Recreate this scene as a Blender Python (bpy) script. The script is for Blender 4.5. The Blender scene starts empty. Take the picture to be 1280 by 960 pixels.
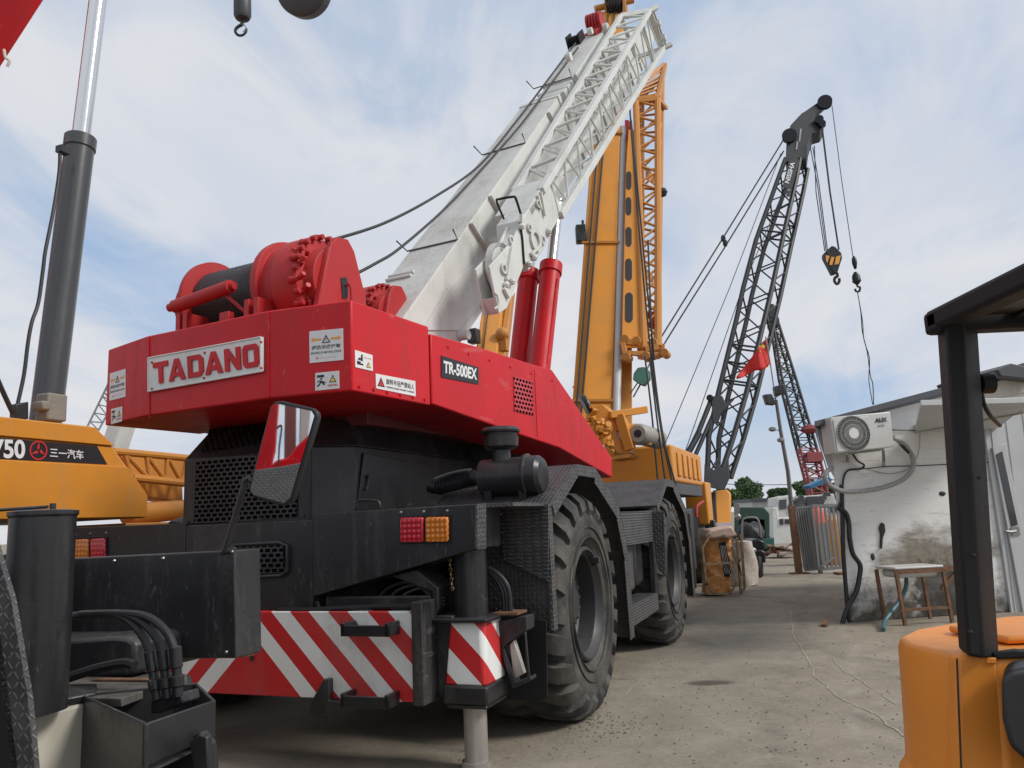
import bpy, bmesh, math, random
from mathutils import Vector as V, Matrix
random.seed(7)
R = math.radians
scene = bpy.context.scene
COL = scene.collection

# ------------------------------------------------------------------ camera
F, TILT, ROLL = 1000.0, R(9.65), R(2.5)
CAM = V((0, 0, 1.6))
FW = V((0, math.cos(TILT), math.sin(TILT)))
_r0 = V((1, 0, 0)); _u0 = _r0.cross(FW)
RT = math.cos(ROLL)*_r0 - math.sin(ROLL)*_u0
UP = RT.cross(FW)
cd = bpy.data.cameras.new('camera'); cam = bpy.data.objects.new('camera', cd); COL.objects.link(cam)
cd.sensor_width = 36; cd.lens = 36*F/1280; cd.clip_end = 3000; cd.clip_start = 0.05
m = Matrix((RT, UP, -FW)).transposed().to_4x4(); m.translation = CAM
cam.matrix_world = m
scene.camera = cam

def ray(px, py): return FW + RT*((px-640)/F) + UP*((480-py)/F)

class Frame:
    """a local frame: x to the right, y forward (azimuth az), z up"""
    def __init__(s, ox, oy, az):
        s.o = V((ox, oy, 0)); s.az = R(az)
        s.m = Matrix.Translation(s.o) @ Matrix.Rotation(-s.az, 4, 'Z'); s.i = s.m.inverted()
    def _hit(s, px, py, ax, val):
        o = s.i @ CAM; d = s.i.to_3x3() @ ray(px, py)
        return o + d*((val-o[ax])/d[ax])
    def X(s, px, py, v): return s._hit(px, py, 0, v)
    def Y(s, px, py, v): return s._hit(px, py, 1, v)
    def Z(s, px, py, v): return s._hit(px, py, 2, v)
    def PL(s, px, py, p0, n):
        o = s.i @ CAM; d = s.i.to_3x3() @ ray(px, py); n = V(n); return o + d*((V(p0)-o).dot(n)/d.dot(n))
    def Xs(s, pts, v): return [s.X(a, b, v) for a, b in pts]
    def Ys(s, pts, v): return [s.Y(a, b, v) for a, b in pts]
    def Zs(s, pts, v): return [s.Z(a, b, v) for a, b in pts]

# ------------------------------------------------------------------ mesh builder
def frame_axes(d):
    d = d.normalized(); a = V((0, 0, 1)) if abs(d.z) < .9 else V((1, 0, 0))
    u = d.cross(a).normalized(); return u, u.cross(d)

class MB:
    def __init__(s): s.v = []; s.f = []
    def add(s, vs, fs):
        n = len(s.v); s.v += [tuple(p) for p in vs]; s.f += [tuple(i+n for i in f) for f in fs]; return s
    def box(s, x0, x1, y0, y1, z0, z1):
        return s.add([(x, y, z) for z in (z0, z1) for y in (y0, y1) for x in (x0, x1)],
                     [(0,1,3,2),(4,5,7,6),(0,1,5,4),(2,3,7,6),(0,2,6,4),(1,3,7,5)])
    def prism(s, pts, ex):
        n = len(pts); ex = V(ex); pts = [V(p) for p in pts]
        return s.add(pts + [p+ex for p in pts], [tuple(range(n)), tuple(range(2*n-1, n-1, -1))] + [(i, (i+1) % n, (i+1) % n+n, i+n) for i in range(n)])
    def loft(s, A, B):
        n = len(A)
        return s.add(list(A)+list(B), [tuple(range(n)), tuple(range(2*n-1, n-1, -1))] + [(i, (i+1) % n, (i+1) % n+n, i+n) for i in range(n)])
    def cyl(s, p0, p1, r0, r1=None, n=20):
        p0 = V(p0); p1 = V(p1); r1 = r0 if r1 is None else r1; u, w = frame_axes(p1-p0)
        c = [(math.cos(2*math.pi*i/n), math.sin(2*math.pi*i/n)) for i in range(n)]
        return s.loft([p0+u*a*r0+w*b*r0 for a, b in c], [p1+u*a*r1+w*b*r1 for a, b in c])
    def lathe(s, prof, o, ax, n=32, close=False, cap0=True):
        """prof: (distance along axis, radius)"""
        o = V(o); ax = V(ax).normalized(); u, w = frame_axes(ax); b = len(s.v)
        for a, r in prof:
            for i in range(n):
                t = 2*math.pi*i/n; s.v.append(tuple(o+ax*a+(u*math.cos(t)+w*math.sin(t))*r))
        k = len(prof)
        for j in range(k-1 if not close else k):
            for i in range(n):
                a0 = b+j*n; a1 = b+((j+1) % k)*n; s.f.append((a0+i, a0+(i+1) % n, a1+(i+1) % n, a1+i))
        if not close:
            if cap0 and prof[0][1] > 1e-5: s.f.append(tuple(range(b, b+n)))
            if prof[-1][1] > 1e-5: s.f.append(tuple(range(b+(k-1)*n, b+k*n)))
        return s
    def tube(s, pts, r, n=8, smooth=0, r_end=None):
        P = [V(p) for p in pts]
        if smooth:
            Q = []
            for i in range(len(P)-1):
                a = P[max(i-1, 0)]; b = P[i]; c = P[i+1]; d = P[min(i+2, len(P)-1)]
                for k in range(smooth):
                    t = k/smooth
                    Q.append(.5*((2*b)+(c-a)*t+(2*a-5*b+4*c-d)*t*t+(3*b-a-3*c+d)*t**3))
            Q.append(P[-1]); P = Q
        b0 = len(s.v); u = None
        for i, p in enumerate(P):
            d = (P[min(i+1, len(P)-1)]-P[max(i-1, 0)]).normalized()
            if u is None: u, w = frame_axes(d)
            else:
                u = (u-d*u.dot(d)).normalized(); w = u.cross(d)
            rr = r if r_end is None else r+(r_end-r)*i/(len(P)-1)
            for k in range(n):
                t = 2*math.pi*k/n; s.v.append(tuple(p+(u*math.cos(t)+w*math.sin(t))*rr))
        for i in range(len(P)-1):
            for k in range(n):
                a = b0+i*n; s.f.append((a+k, a+(k+1) % n, a+n+(k+1) % n, a+n+k))
        s.f.append(tuple(range(b0, b0+n))); s.f.append(tuple(range(b0+(len(P)-1)*n, b0+len(P)*n)))
        return s
    def bar(s, p0, p1, w, h=None, up=None):
        p0 = V(p0); p1 = V(p1); h = w if h is None else h; d = (p1-p0).normalized()
        if up is None: u, q = frame_axes(d)
        else: q = V(up); q = (q-d*q.dot(d)).normalized(); u = d.cross(q)
        A = [p0+u*a*w/2+q*b*h/2 for a, b in ((-1,-1),(1,-1),(1,1),(-1,1))]
        return s.loft(A, [p+(p1-p0) for p in A])
    def sph(s, c, r, n=12, sc=(1,1,1)):
        c = V(c); b = len(s.v); m_ = n//2
        for j in range(1, m_):
            t = math.pi*j/m_
            for i in range(n):
                a = 2*math.pi*i/n; s.v.append((c.x+r*sc[0]*math.sin(t)*math.cos(a), c.y+r*sc[1]*math.sin(t)*math.sin(a), c.z+r*sc[2]*math.cos(t)))
        s.v.append((c.x, c.y, c.z+r*sc[2])); s.v.append((c.x, c.y, c.z-r*sc[2])); T = len(s.v)-2
        for j in range(m_-2):
            for i in range(n): s.f.append((b+j*n+i, b+j*n+(i+1) % n, b+(j+1)*n+(i+1) % n, b+(j+1)*n+i))
        for i in range(n):
            s.f.append((b+i, b+(i+1) % n, T)); s.f.append((b+(m_-2)*n+i, b+(m_-2)*n+(i+1) % n, T+1))
        return s
    def shell(s, pts, nrm, th): return s.prism(pts, V(nrm).normalized()*th)
    def xf(s, M): s.v = [tuple(M @ V(p)) for p in s.v]; return s
    def build(s, name, mat, parent=None, bevel=0, ang=35, recalc=True, seg=2):
        me = bpy.data.meshes.new(name); me.from_pydata(s.v, [], s.f)
        if recalc:
            bm = bmesh.new(); bm.from_mesh(me); bmesh.ops.recalc_face_normals(bm, faces=bm.faces); bm.to_mesh(me); bm.free()
        uv = me.uv_layers.new(name='UVMap').data
        for p in me.polygons:
            n = p.normal; ref = V((0, 0, 1)) if abs(n.z) < .92 else V((0, 1, 0))
            u = ref.cross(n); u = u.normalized() if u.length > 1e-6 else V((1, 0, 0)); w = n.cross(u)
            for li in p.loop_indices:
                c = me.vertices[me.loops[li].vertex_index].co; uv[li].uv = (c.dot(u), c.dot(w))
        me.polygons.foreach_set('use_smooth', [True]*len(me.polygons))
        try: me.set_sharp_from_angle(angle=R(ang))
        except Exception: pass
        me.materials.append(mat)
        o = bpy.data.objects.new(name, me); COL.objects.link(o)
        if parent: o.parent = parent
        if bevel:
            b = o.modifiers.new('bevel', 'BEVEL'); b.width = bevel; b.segments = seg; b.limit_method = 'ANGLE'; b.angle_limit = R(35); b.harden_normals = False
        return o

def thing(name, label, cat, fr=None, group=None):
    o = bpy.data.objects.new(name, None); COL.objects.link(o); o.empty_display_size = .1
    if fr: o.matrix_world = fr.m
    o['label'] = label; o['category'] = cat
    if group: o['group'] = group
    return o
def tag(o, label, cat, fr=None, group=None):
    o['label'] = label; o['category'] = cat
    if fr: o.matrix_world = fr.m
    if group: o['group'] = group
    return o
def struct(o): o['kind'] = 'structure'; return o

def text(s, bl, br, tl, mat, parent, name='lettering', depth=.003, bold=0.0, lift=.003, label=None):
    """flat lettering fitted to the parallelogram bl, br, tl"""
    cu = bpy.data.curves.new(name, 'FONT'); cu.body = s; cu.extrude = 0; cu.offset = bold; cu.size = 1
    to = bpy.data.objects.new('tmp', cu); COL.objects.link(to)
    dg = bpy.context.evaluated_depsgraph_get(); dg.update()
    me = bpy.data.meshes.new_from_object(to.evaluated_get(dg)); bpy.data.objects.remove(to)
    vs = [v.co.copy() for v in me.vertices]; fs = [tuple(p.vertices) for p in me.polygons]
    if not vs: return None
    x0 = min(v.x for v in vs); x1 = max(v.x for v in vs); y0 = min(v.y for v in vs); y1 = max(v.y for v in vs)
    bl, br, tl = V(bl), V(br), V(tl); U = br-bl; W = tl-bl; n = U.cross(W).normalized()
    P = [bl+U*((v.x-x0)/(x1-x0))+W*((v.y-y0)/(y1-y0))+n*(lift+depth) for v in vs]
    mb = MB(); mb.v = [tuple(p) for p in P]; mb.f = fs
    # side walls on boundary edges
    if depth > .0015:
        cnt = {}
        for f in fs:
            for a, b in zip(f, f[1:]+f[:1]): cnt[(min(a,b),max(a,b))] = cnt.get((min(a,b),max(a,b)), 0)+1
        k = len(P); mb.v += [tuple(p-n*depth) for p in P]
        mb.f = list(fs)+[(a, b, b+k, a+k) for (a, b), c in cnt.items() if c == 1]
    bpy.data.meshes.remove(me)
    o = mb.build(name, mat, parent, recalc=False)
    if label: o['label'] = label
    return o

# ------------------------------------------------------------------ materials
class NT:
    def __init__(s, name):
        s.m = bpy.data.materials.new(name); s.m.use_nodes = True; s.t = s.m.node_tree; s.n = s.t.nodes; s.b = s.n['Principled BSDF']
        s.L = s.t.links
    def node(s, ty, **kw):
        x = s.n.new(ty)
        for k, v in kw.items():
            if hasattr(x, k): setattr(x, k, v)
            else: x.inputs[k].default_value = v
        return x
    def ln(s, a, b): s.L.new(a, b)
    def M(s, op, a, b=None, c=None):
        x = s.n.new('ShaderNodeMath'); x.operation = op
        for i, q in enumerate((a, b, c)):
            if q is None: continue
            if isinstance(q, (int, float)): x.inputs[i].default_value = q
            else: s.L.new(q, x.inputs[i])
        return x.outputs[0]
    def noise(s, scale, det=4, rough=.55, stretch=(1,1,1), dist=0, co=None):
        if co is None: co = s.node('ShaderNodeTexCoord').outputs['Object']
        mp = s.n.new('ShaderNodeMapping'); mp.inputs['Scale'].default_value = stretch; s.ln(co, mp.inputs[0])
        x = s.n.new('ShaderNodeTexNoise'); x.inputs['Scale'].default_value = scale; x.inputs['Detail'].default_value = det; x.inputs['Roughness'].default_value = rough; x.inputs['Distortion'].default_value = dist
        s.ln(mp.outputs[0], x.inputs['Vector']); return x.outputs['Fac']
    def ramp(s, fac, a, b, ca=(0,0,0,1), cb=(1,1,1,1)):
        x = s.n.new('ShaderNodeMapRange'); x.inputs[1].default_value = a; x.inputs[2].default_value = b; x.clamp = True
        s.ln(fac, x.inputs[0]); return x.outputs[0]
    def mix(s, fac, a, b, bt='MIX'):
        x = s.n.new('ShaderNodeMix'); x.data_type = 'RGBA'; x.blend_type = bt
        if isinstance(fac, (int, float)): x.inputs[0].default_value = fac
        else: s.ln(fac, x.inputs[0])
        for i, q in ((6, a), (7, b)):
            if isinstance(q, tuple): x.inputs[i].default_value = (*q, 1) if len(q) == 3 else q
            else: s.ln(q, x.inputs[i])
        return x.outputs[2]
    def bump(s, h, strength=.3, dist=.01, prev=None):
        x = s.n.new('ShaderNodeBump'); x.inputs['Strength'].default_value = strength; x.inputs['Distance'].default_value = dist
        s.ln(h, x.inputs['Height'])
        if prev is not None: s.ln(prev, x.inputs['Normal'])
        return x.outputs[0]
    def out(s, col=None, rough=None, metal=None, normal=None, spec=None, coat=None):
        for k, v in (('Base Color', col), ('Roughness', rough), ('Metallic', metal), ('Normal', normal), ('Specular IOR Level', spec), ('Coat Weight', coat)):
            if v is None: continue
            if isinstance(v, tuple): s.b.inputs[k].default_value = (*v, 1)
            elif isinstance(v, (int, float)): s.b.inputs[k].default_value = v
            else: s.ln(v, s.b.inputs[k])
        return s.m

def paint(name, col, rough=.4, dust=.25, dustcol=(.17,.155,.135), streak=.3, orange=.12, metal=0, coat=0, chips=0.0, chipcol=(.12,.07,.05), spec=.5, scratch=0.0, scol=(.3,.3,.3)):
    t = NT(name)
    n1 = t.noise(1.7, 6, .6); n2 = t.noise(5.5, 5, .65, (1, 1, .12)); n3 = t.noise(38, 4, .6)
    var = t.ramp(n1, .3, .7)
    c = t.mix(t.M('MULTIPLY', var, .35), tuple(x for x in col), tuple(x*.72 for x in col))
    st = t.M('MULTIPLY', t.ramp(n2, .52, .72), streak)
    d = t.M('ADD', t.M('MULTIPLY', t.ramp(n1, .45, .75), dust), st)
    geo = t.node('ShaderNodeNewGeometry'); sep = t.n.new('ShaderNodeSeparateXYZ'); t.ln(geo.outputs['Normal'], sep.inputs[0])
    upf = t.M('MULTIPLY', t.ramp(sep.outputs[2], .4, .95), dust*1.2)       # dust settles on upward faces
    d = t.M('MULTIPLY', t.M('ADD', d, upf), t.ramp(n3, .2, .6))
    d = t.M('MINIMUM', d, .85)
    c = t.mix(d, c, dustcol)
    if chips:
        n4 = t.noise(9, 8, .7); k = t.ramp(n4, .70-chips*.1, .73-chips*.1); c = t.mix(k, c, chipcol)
    if scratch:
        n5 = t.noise(26, 3, .5, (1, .06, .3), 1.2); k = t.M('MULTIPLY', t.ramp(n5, .66, .70), scratch); c = t.mix(k, c, scol)
    r = t.M('ADD', t.M('MULTIPLY', d, .4), t.M('ADD', t.M('MULTIPLY', n3, .14), rough-.07))
    nb = t.bump(t.noise(120, 2, .5), orange, .002)
    nb = t.bump(t.noise(2.2, 3, .5), .22, .02, nb)
    return t.out(c, r, metal, nb, spec, coat)

def flat(name, col, rough=.6, metal=0, var=.15, bump=.1, scale=20):
    t = NT(name); n = t.noise(scale, 5, .6)
    c = t.mix(t.ramp(n, .3, .7), tuple(x*(1-var) for x in col), tuple(min(x*(1+var), 1) for x in col))
    return t.out(c, rough, metal, t.bump(n, bump, .005))

def tread_mat(name, p=.034, col=(.028,.028,.03), ridge=(.13,.13,.135), rows=False, rough=.42):
    t = NT(name); uv = t.node('ShaderNodeTexCoord').outputs['UV']; s = t.n.new('ShaderNodeSeparateXYZ'); t.ln(uv, s.inputs[0])
    if rows: su, sv = 1/(p*1.5), 1/(p*.62)
    else: su = sv = 1/p
    u = t.M('MULTIPLY', s.outputs[0], su); v = t.M('MULTIPLY', s.outputs[1], sv)
    par = t.M('FLOORED_MODULO', t.M('ADD', t.M('FLOOR', u), t.M('FLOOR', v)), 2)
    fu = t.M('SUBTRACT', t.M('FRACT', u), .5); fv = t.M('SUBTRACT', t.M('FRACT', v), .5)
    if rows: a, b = fu, t.M('ADD', fv, t.M('MULTIPLY', fu, .25))
    else:
        a0 = t.M('MULTIPLY', t.M('ADD', fu, fv), .707); b0 = t.M('MULTIPLY', t.M('SUBTRACT', fu, fv), .707)
        inv = t.M('SUBTRACT', 1, par)
        a = t.M('ADD', t.M('MULTIPLY', a0, par), t.M('MULTIPLY', b0, inv)); b = t.M('ADD', t.M('MULTIPLY', b0, par), t.M('MULTIPLY', a0, inv))
    q = t.M('SQRT', t.M('ADD', t.M('POWER', t.M('ABSOLUTE', t.M('DIVIDE', a, .52)), 2), t.M('POWER', t.M('ABSOLUTE', t.M('DIVIDE', b, .16 if not rows else .3)), 2)))
    h = t.ramp(q, 1.15, .55)
    n = t.noise(6, 6, .65); n2 = t.noise(60, 3, .6)
    base = t.mix(t.ramp(n, .4, .75), col, (.085,.08,.072))
    c = t.mix(t.M('MULTIPLY', h, t.ramp(n2, .3, .7)), base, ridge)
    nb = t.bump(h, .8, .006)
    return t.out(c, t.M('SUBTRACT', rough+.08, t.M('MULTIPLY', h, .15)), 0, nb, .6)

def perf_mat(name, col, w=.062, h=.036, hole=(.004,.004,.005), rough=.4):
    t = NT(name); uv = t.node('ShaderNodeTexCoord').outputs['UV']; s = t.n.new('ShaderNodeSeparateXYZ'); t.ln(uv, s.inputs[0])
    v = t.M('MULTIPLY', s.outputs[1], 1/h); row = t.M('FLOORED_MODULO', t.M('FLOOR', v), 2)
    u = t.M('ADD', t.M('MULTIPLY', s.outputs[0], 1/w), t.M('MULTIPLY', row, .5))
    fu = t.M('ABSOLUTE', t.M('SUBTRACT', t.M('FRACT', u), .5)); fv = t.M('ABSOLUTE', t.M('SUBTRACT', t.M('FRACT', v), .5))
    dx = t.M('MULTIPLY', t.M('MAXIMUM', t.M('SUBTRACT', fu, .20), 0), w); dy = t.M('MULTIPLY', t.M('MAXIMUM', t.M('SUBTRACT', fv, .06), 0), h)
    d = t.M('SQRT', t.M('ADD', t.M('MULTIPLY', dx, dx), t.M('MULTIPLY', dy, dy)))
    k = t.ramp(d, .0112, .0098)
    c = t.mix(k, t.mix(t.ramp(t.noise(3, 6), .4, .8), col, tuple(x+.05 for x in col)), hole)
    return t.out(c, t.M('ADD', rough, t.M('MULTIPLY', k, .5)), 0, t.bump(k, -.8, .008), t.M('SUBTRACT', .5, t.M('MULTIPLY', k, .5)))

def stripe_mat(name, xc, q0, period=.315, yw=0.0, k_=1.0, a=(.58,.018,.022), b=(.82,.83,.80)):
    t = NT(name); co = t.node('ShaderNodeTexCoord').outputs['Object']; s = t.n.new('ShaderNodeSeparateXYZ'); t.ln(co, s.inputs[0])
    q = t.M('ADD', t.M('ADD', t.M('ABSOLUTE', t.M('SUBTRACT', s.outputs[0], xc)), t.M('MULTIPLY', s.outputs[2], k_)), t.M('SUBTRACT', t.M('MULTIPLY', s.outputs[1], yw), q0))
    k = t.M('MULTIPLY', t.M('GREATER_THAN', q, 0), t.M('LESS_THAN', t.M('FLOORED_MODULO', q, period), period*.5))
    n = t.noise(2.5, 6, .6, (1,1,.3)); n2 = t.noise(30, 4)
    c = t.mix(k, a, b); c = t.mix(t.M('MULTIPLY', t.ramp(n, .42, .75), t.M('MULTIPLY', n2, .75)), c, (.20,.18,.16))
    return t.out(c, .38, 0, t.bump(n2, .08, .003))

RED = paint('red paint', (.60,.010,.017), .42, .16, (.23,.05,.045), .55, .10, spec=.32, scratch=.22, scol=(.55,.25,.22))
REDM = paint('red winch paint', (.44,.022,.024), .46, .20, (.22,.09,.07), .15, spec=.35)
WHITE = paint('white paint', (.66,.67,.635), .42, .28, (.34,.32,.27), .40, spec=.4, scratch=.12, scol=(.2,.17,.13))
WHITEB = paint('dusty white paint', (.66,.665,.63), .5, .48, (.33,.31,.27), .40, chips=.4, chipcol=(.2,.17,.13))
YEL = paint('yellow paint', (.68,.27,.028), .42, .22, (.36,.23,.11), .35, spec=.4)
YELD = paint('ochre paint', (.56,.23,.035), .45, .15, (.32,.22,.13), .15)
ORANGE = paint('orange forklift paint', (.84,.29,.040), .42, .14, (.45,.25,.12), .22, spec=.4, scratch=.14, scol=(.3,.18,.1), chips=.12, chipcol=(.2,.1,.05))
BLACK = paint('black paint', (.019,.019,.021), .38, .26, (.115,.108,.098), .50, .12, spec=.5, scratch=.16, chips=.25, chipcol=(.085,.06,.045))
BLACKG = paint('glossy black paint', (.017,.017,.019), .32, .20, (.10,.095,.086), .42, .2, spec=.5, scratch=.12)
BLACKD = paint('matt black paint', (.015,.015,.016), .6, .15, (.06,.055,.05), .1, .2, spec=.3)
CRANEBLK = paint('dark grey boom paint', (.008,.0095,.013), .5, .03, (.03,.03,.033), .03)
GREYCYL = paint('grey cylinder paint', (.050,.054,.057), .33, .1, (.15,.145,.13), .15, coat=.2)
TREAD = tread_mat('tread plate'); TREADR = tread_mat('rolled tread plate', .045, rows=True)
TREADBIG = tread_mat('worn tread plate', .030, ridge=(.2,.2,.2))
PERFB = perf_mat('black perforated sheet', (.02,.02,.022)); PERFR = perf_mat('red perforated sheet', (.48,.02,.03), .066, .044)
t = NT('chrome'); t.out((.72,.73,.74), t.M('ADD', .08, t.M('MULTIPLY', t.noise(4, 5), .12)), 1.0); CHROME = t.m
t = NT('old steel'); CSTEEL = t.out(t.mix(t.ramp(t.noise(7, 6, .6, (1,1,.15)), .3, .7), (.32,.30,.275), (.52,.49,.45)), .45, .5, t.bump(t.noise(60, 4), .1, .003))
STEEL = flat('bare steel', (.28,.28,.27), .4, .7)
t = NT('tyre rubber')
n1 = t.noise(3.2, 7, .65); n2 = t.noise(40, 5, .6)
c = t.mix(t.M('MULTIPLY', t.ramp(n1, .35, .72), t.M('ADD', .3, n2)), (.024,.024,.025), (.145,.132,.112))
RUBBER = t.out(c, .72, 0, t.bump(n2, .35, .004), .35)
RUBBERS = flat('smooth rubber', (.018,.018,.019), .42, 0, .3, .05)
RIM = paint('rim paint', (.035,.035,.037), .45, .25, (.10,.095,.085), .1)
t = NT('wound rope'); co = t.node('ShaderNodeTexCoord').outputs['Object']
w_ = t.n.new('ShaderNodeTexWave'); w_.bands_direction = 'X'; w_.inputs['Scale'].default_value = 14; w_.inputs['Distortion'].default_value = .3; t.ln(co, w_.inputs[0])
w2 = t.n.new('ShaderNodeTexWave'); w2.bands_direction = 'DIAGONAL'; w2.inputs['Scale'].default_value = 30; t.ln(co, w2.inputs[0])
h_ = t.M('ADD', w_.outputs['Fac'], t.M('MULTIPLY', w2.outputs['Fac'], .35))
ROPEW = t.out(t.mix(w_.outputs['Fac'], (.006,.006,.007), (.05,.05,.052)), .5, 0, t.bump(h_, .9, .01))
ROPE = flat('greased rope', (.025,.024,.024), .5, .2, .3)
ROPEL = flat('thin wire rope', (.05,.05,.055), .5, .3, .2)
PLATEW = paint('white plate paint', (.78,.78,.75), .5, .22, (.35,.33,.3), .3)
STICKW = flat('white sticker', (.72,.71,.70), .4, 0, .06, .02)
INKB = flat('black ink', (.015,.015,.015), .5, 0, .1, 0); INKR = flat('red ink', (.6,.03,.03), .5, 0, .1, 0); INKO = flat('orange ink', (.8,.36,.06), .5, 0, .1, 0)
INKY = flat('yellow ink', (.75,.6,.08), .5, 0, .1, 0); INKW = flat('white ink', (.75,.75,.75), .5, 0, .05, 0)
def lens(name, col):
    t = NT(name); uv = t.node('ShaderNodeTexCoord').outputs['UV']; s = t.n.new('ShaderNodeSeparateXYZ'); t.ln(uv, s.inputs[0])
    a = t.M('SUBTRACT', t.M('FRACT', t.M('MULTIPLY', s.outputs[0], 28)), .5); b = t.M('SUBTRACT', t.M('FRACT', t.M('MULTIPLY', s.outputs[1], 28)), .5)
    d = t.M('SQRT', t.M('ADD', t.M('MULTIPLY', a, a), t.M('MULTIPLY', b, b))); k = t.ramp(d, .42, .12)
    c = t.mix(k, tuple(x*.6 for x in col), tuple(min(1, x*1.3+.03) for x in col)); t.out(c, .18, 0, t.bump(k, .5, .004), .6, .5); return t.m
LENSR = lens('red lens', (.62,.01,.03)); LENSA = lens('amber lens', (.80,.22,.01))
t = NT('mirror glass'); MIRROR = t.out((.82,.84,.86), .02, 1.0)
t = NT('window glass'); GLASS = t.out((.03,.035,.04), .06, 0, None, .8)
RUST = flat('rusty wood', (.17,.085,.045), .8, 0, .4, .3, 12)
WOOD = flat('crate wood', (.26,.19,.12), .8, 0, .3, .3, 9)
CREAM = paint('cream paint', (.56,.53,.44), .5, .3, (.28,.25,.2), .45)
# concrete yard
t = NT('yard concrete'); co = t.node('ShaderNodeNewGeometry').outputs['Position']
a = t.noise(.35, 8, .6, co=co); b = t.noise(2.2, 8, .65, co=co); c3 = t.noise(26, 5, .6, co=co); d4 = t.noise(150, 3, .6, co=co)
c = t.mix(t.ramp(a, .3, .7), (.225,.192,.146), (.335,.292,.228)); c = t.mix(t.M('MULTIPLY', t.ramp(b, .40, .68), .55), c, (.150,.130,.102))
c = t.mix(t.M('MULTIPLY', t.ramp(c3, .45, .75), .35), c, (.40,.365,.30))
c = t.mix(t.M('MULTIPLY', t.ramp(t.noise(.8, 6, .6, (1,.35,1), .6, co=co), .57, .68), .6), c, (.105,.093,.076))
# tyre tracks and a paler worn lane running away between the machines, grit speckle, oil
sg = t.n.new('ShaderNodeSeparateXYZ'); t.ln(co, sg.inputs[0])
un = t.M('SUBTRACT', t.M('MULTIPLY', sg.outputs[0], .93), t.M('MULTIPLY', sg.outputs[1], .357))
wob = t.M('ADD', un, t.M('MULTIPLY', t.noise(.5, 3, co=co), .9))
for cxx_, ww, cc_, aa in ((-.55,.16,(.12,.105,.085),.45),(.75,.15,(.12,.105,.085),.40),(1.15,.10,(.42,.39,.33),.35),(.1,.08,(.42,.39,.33),.30)):
    kk = t.ramp(t.M('ABSOLUTE', t.M('SUBTRACT', wob, cxx_+.45)), ww, ww*.2); kk = t.M('MULTIPLY', t.M('MULTIPLY', kk, t.ramp(t.noise(3.5, 6, .7, co=co), .42, .6)), aa); c = t.mix(kk, c, cc_)
spk = t.ramp(t.noise(55, 3, .7, co=co), .64, .70); c = t.mix(t.M('MULTIPLY', spk, .55), c, (.07,.062,.05))
spk = t.ramp(t.noise(42, 3, .7, (1.3,1,1), co=co), .66, .71); c = t.mix(t.M('MULTIPLY', spk, .5), c, (.48,.45,.39))
ox, oy = 1.75, 7.95
od = t.M('SQRT', t.M('ADD', t.M('POWER', t.M('ABSOLUTE', t.M('MULTIPLY', t.M('SUBTRACT', sg.outputs[0], ox), 1.7)), 2), t.M('POWER', t.M('ABSOLUTE', t.M('MULTIPLY', t.M('SUBTRACT', sg.outputs[1], oy), 3.0)), 2)))
c = t.mix(t.M('MULTIPLY', t.ramp(t.M('ADD', od, t.M('MULTIPLY', t.noise(4, 5, co=co), .5)), .72, .5), .8), c, (.06,.05,.042))
def crack(scale, w, stretch=(1,1,1)):
    mp = t.n.new('ShaderNodeMapping'); mp.inputs['Scale'].default_value = stretch; t.ln(co, mp.inputs[0])
    nz = t.n.new('ShaderNodeTexNoise'); nz.inputs['Scale'].default_value = 1.6; nz.inputs['Detail'].default_value = 5; t.ln(mp.outputs[0], nz.inputs[0])
    va = t.n.new('ShaderNodeVectorMath'); va.operation = 'ADD'; t.ln(mp.outputs[0], va.inputs[0])
    vs = t.n.new('ShaderNodeVectorMath'); vs.operation = 'SCALE'; vs.inputs['Scale'].default_value = .9; t.ln(nz.outputs['Color'], vs.inputs[0]); t.ln(vs.outputs[0], va.inputs[1])
    vo = t.n.new('ShaderNodeTexVoronoi'); vo.feature = 'DISTANCE_TO_EDGE'; vo.inputs['Scale'].default_value = scale; t.ln(va.outputs[0], vo.inputs['Vector'])
    return t.ramp(vo.outputs['Distance'], w, 0)
ck = crack(.33, .006); ck2 = crack(.13, .0022, (1,.4,1))
ckm = t.M('MULTIPLY', ck, t.ramp(t.noise(.7, 2, co=co), .45, .6))
c = t.mix(t.M('MULTIPLY', ckm, .35), c, (.05,.045,.04)); c = t.mix(t.M('MULTIPLY', ck2, .4), c, (.32,.29,.24))
h = t.M('ADD', t.M('ADD', t.M('MULTIPLY', c3, .7), t.M('MULTIPLY', d4, .4)), t.M('MULTIPLY', ckm, -.6)); nb = t.bump(h, .35, .012); nb = t.bump(b, .4, .05, nb)
GROUND = t.out(c, .88, 0, nb, .3)
# stained plaster
t = NT('stained white plaster'); co = t.node('ShaderNodeTexCoord').outputs['Object']; s = t.n.new('ShaderNodeSeparateXYZ'); t.ln(co, s.inputs[0])
n = t.noise(1.2, 7, .6); n2 = t.noise(7, 7, .7); n3 = t.noise(2.2, 7, .7, (.5,1,1.4))
c = t.mix(t.ramp(n, .3, .7), (.76,.75,.72), (.84,.83,.81))
c = t.mix(t.M('MULTIPLY', t.ramp(t.noise(5, 6, .7, (.3,1,3)), .55, .7), .5), c, (.36,.35,.32))
lo = t.M('ADD', t.ramp(s.outputs[2], .9, 0), t.M('MULTIPLY', t.M('SUBTRACT', t.M('ADD', t.M('MULTIPLY', n2, .55), t.M('MULTIPLY', t.noise(2.2, 5), .45)), .5), 2.6))
c = t.mix(t.M('MULTIPLY', t.ramp(lo, .38, .9), .95), c, t.mix(t.ramp(t.noise(14, 5, .7), .4, .6), (.035,.033,.022), (.13,.115,.08)))
dx_ = t.M('MULTIPLY', t.M('SUBTRACT', s.outputs[0], 1.45), .9); dz_ = t.M('MULTIPLY', t.M('SUBTRACT', s.outputs[2], .80), 1.7)
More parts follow.
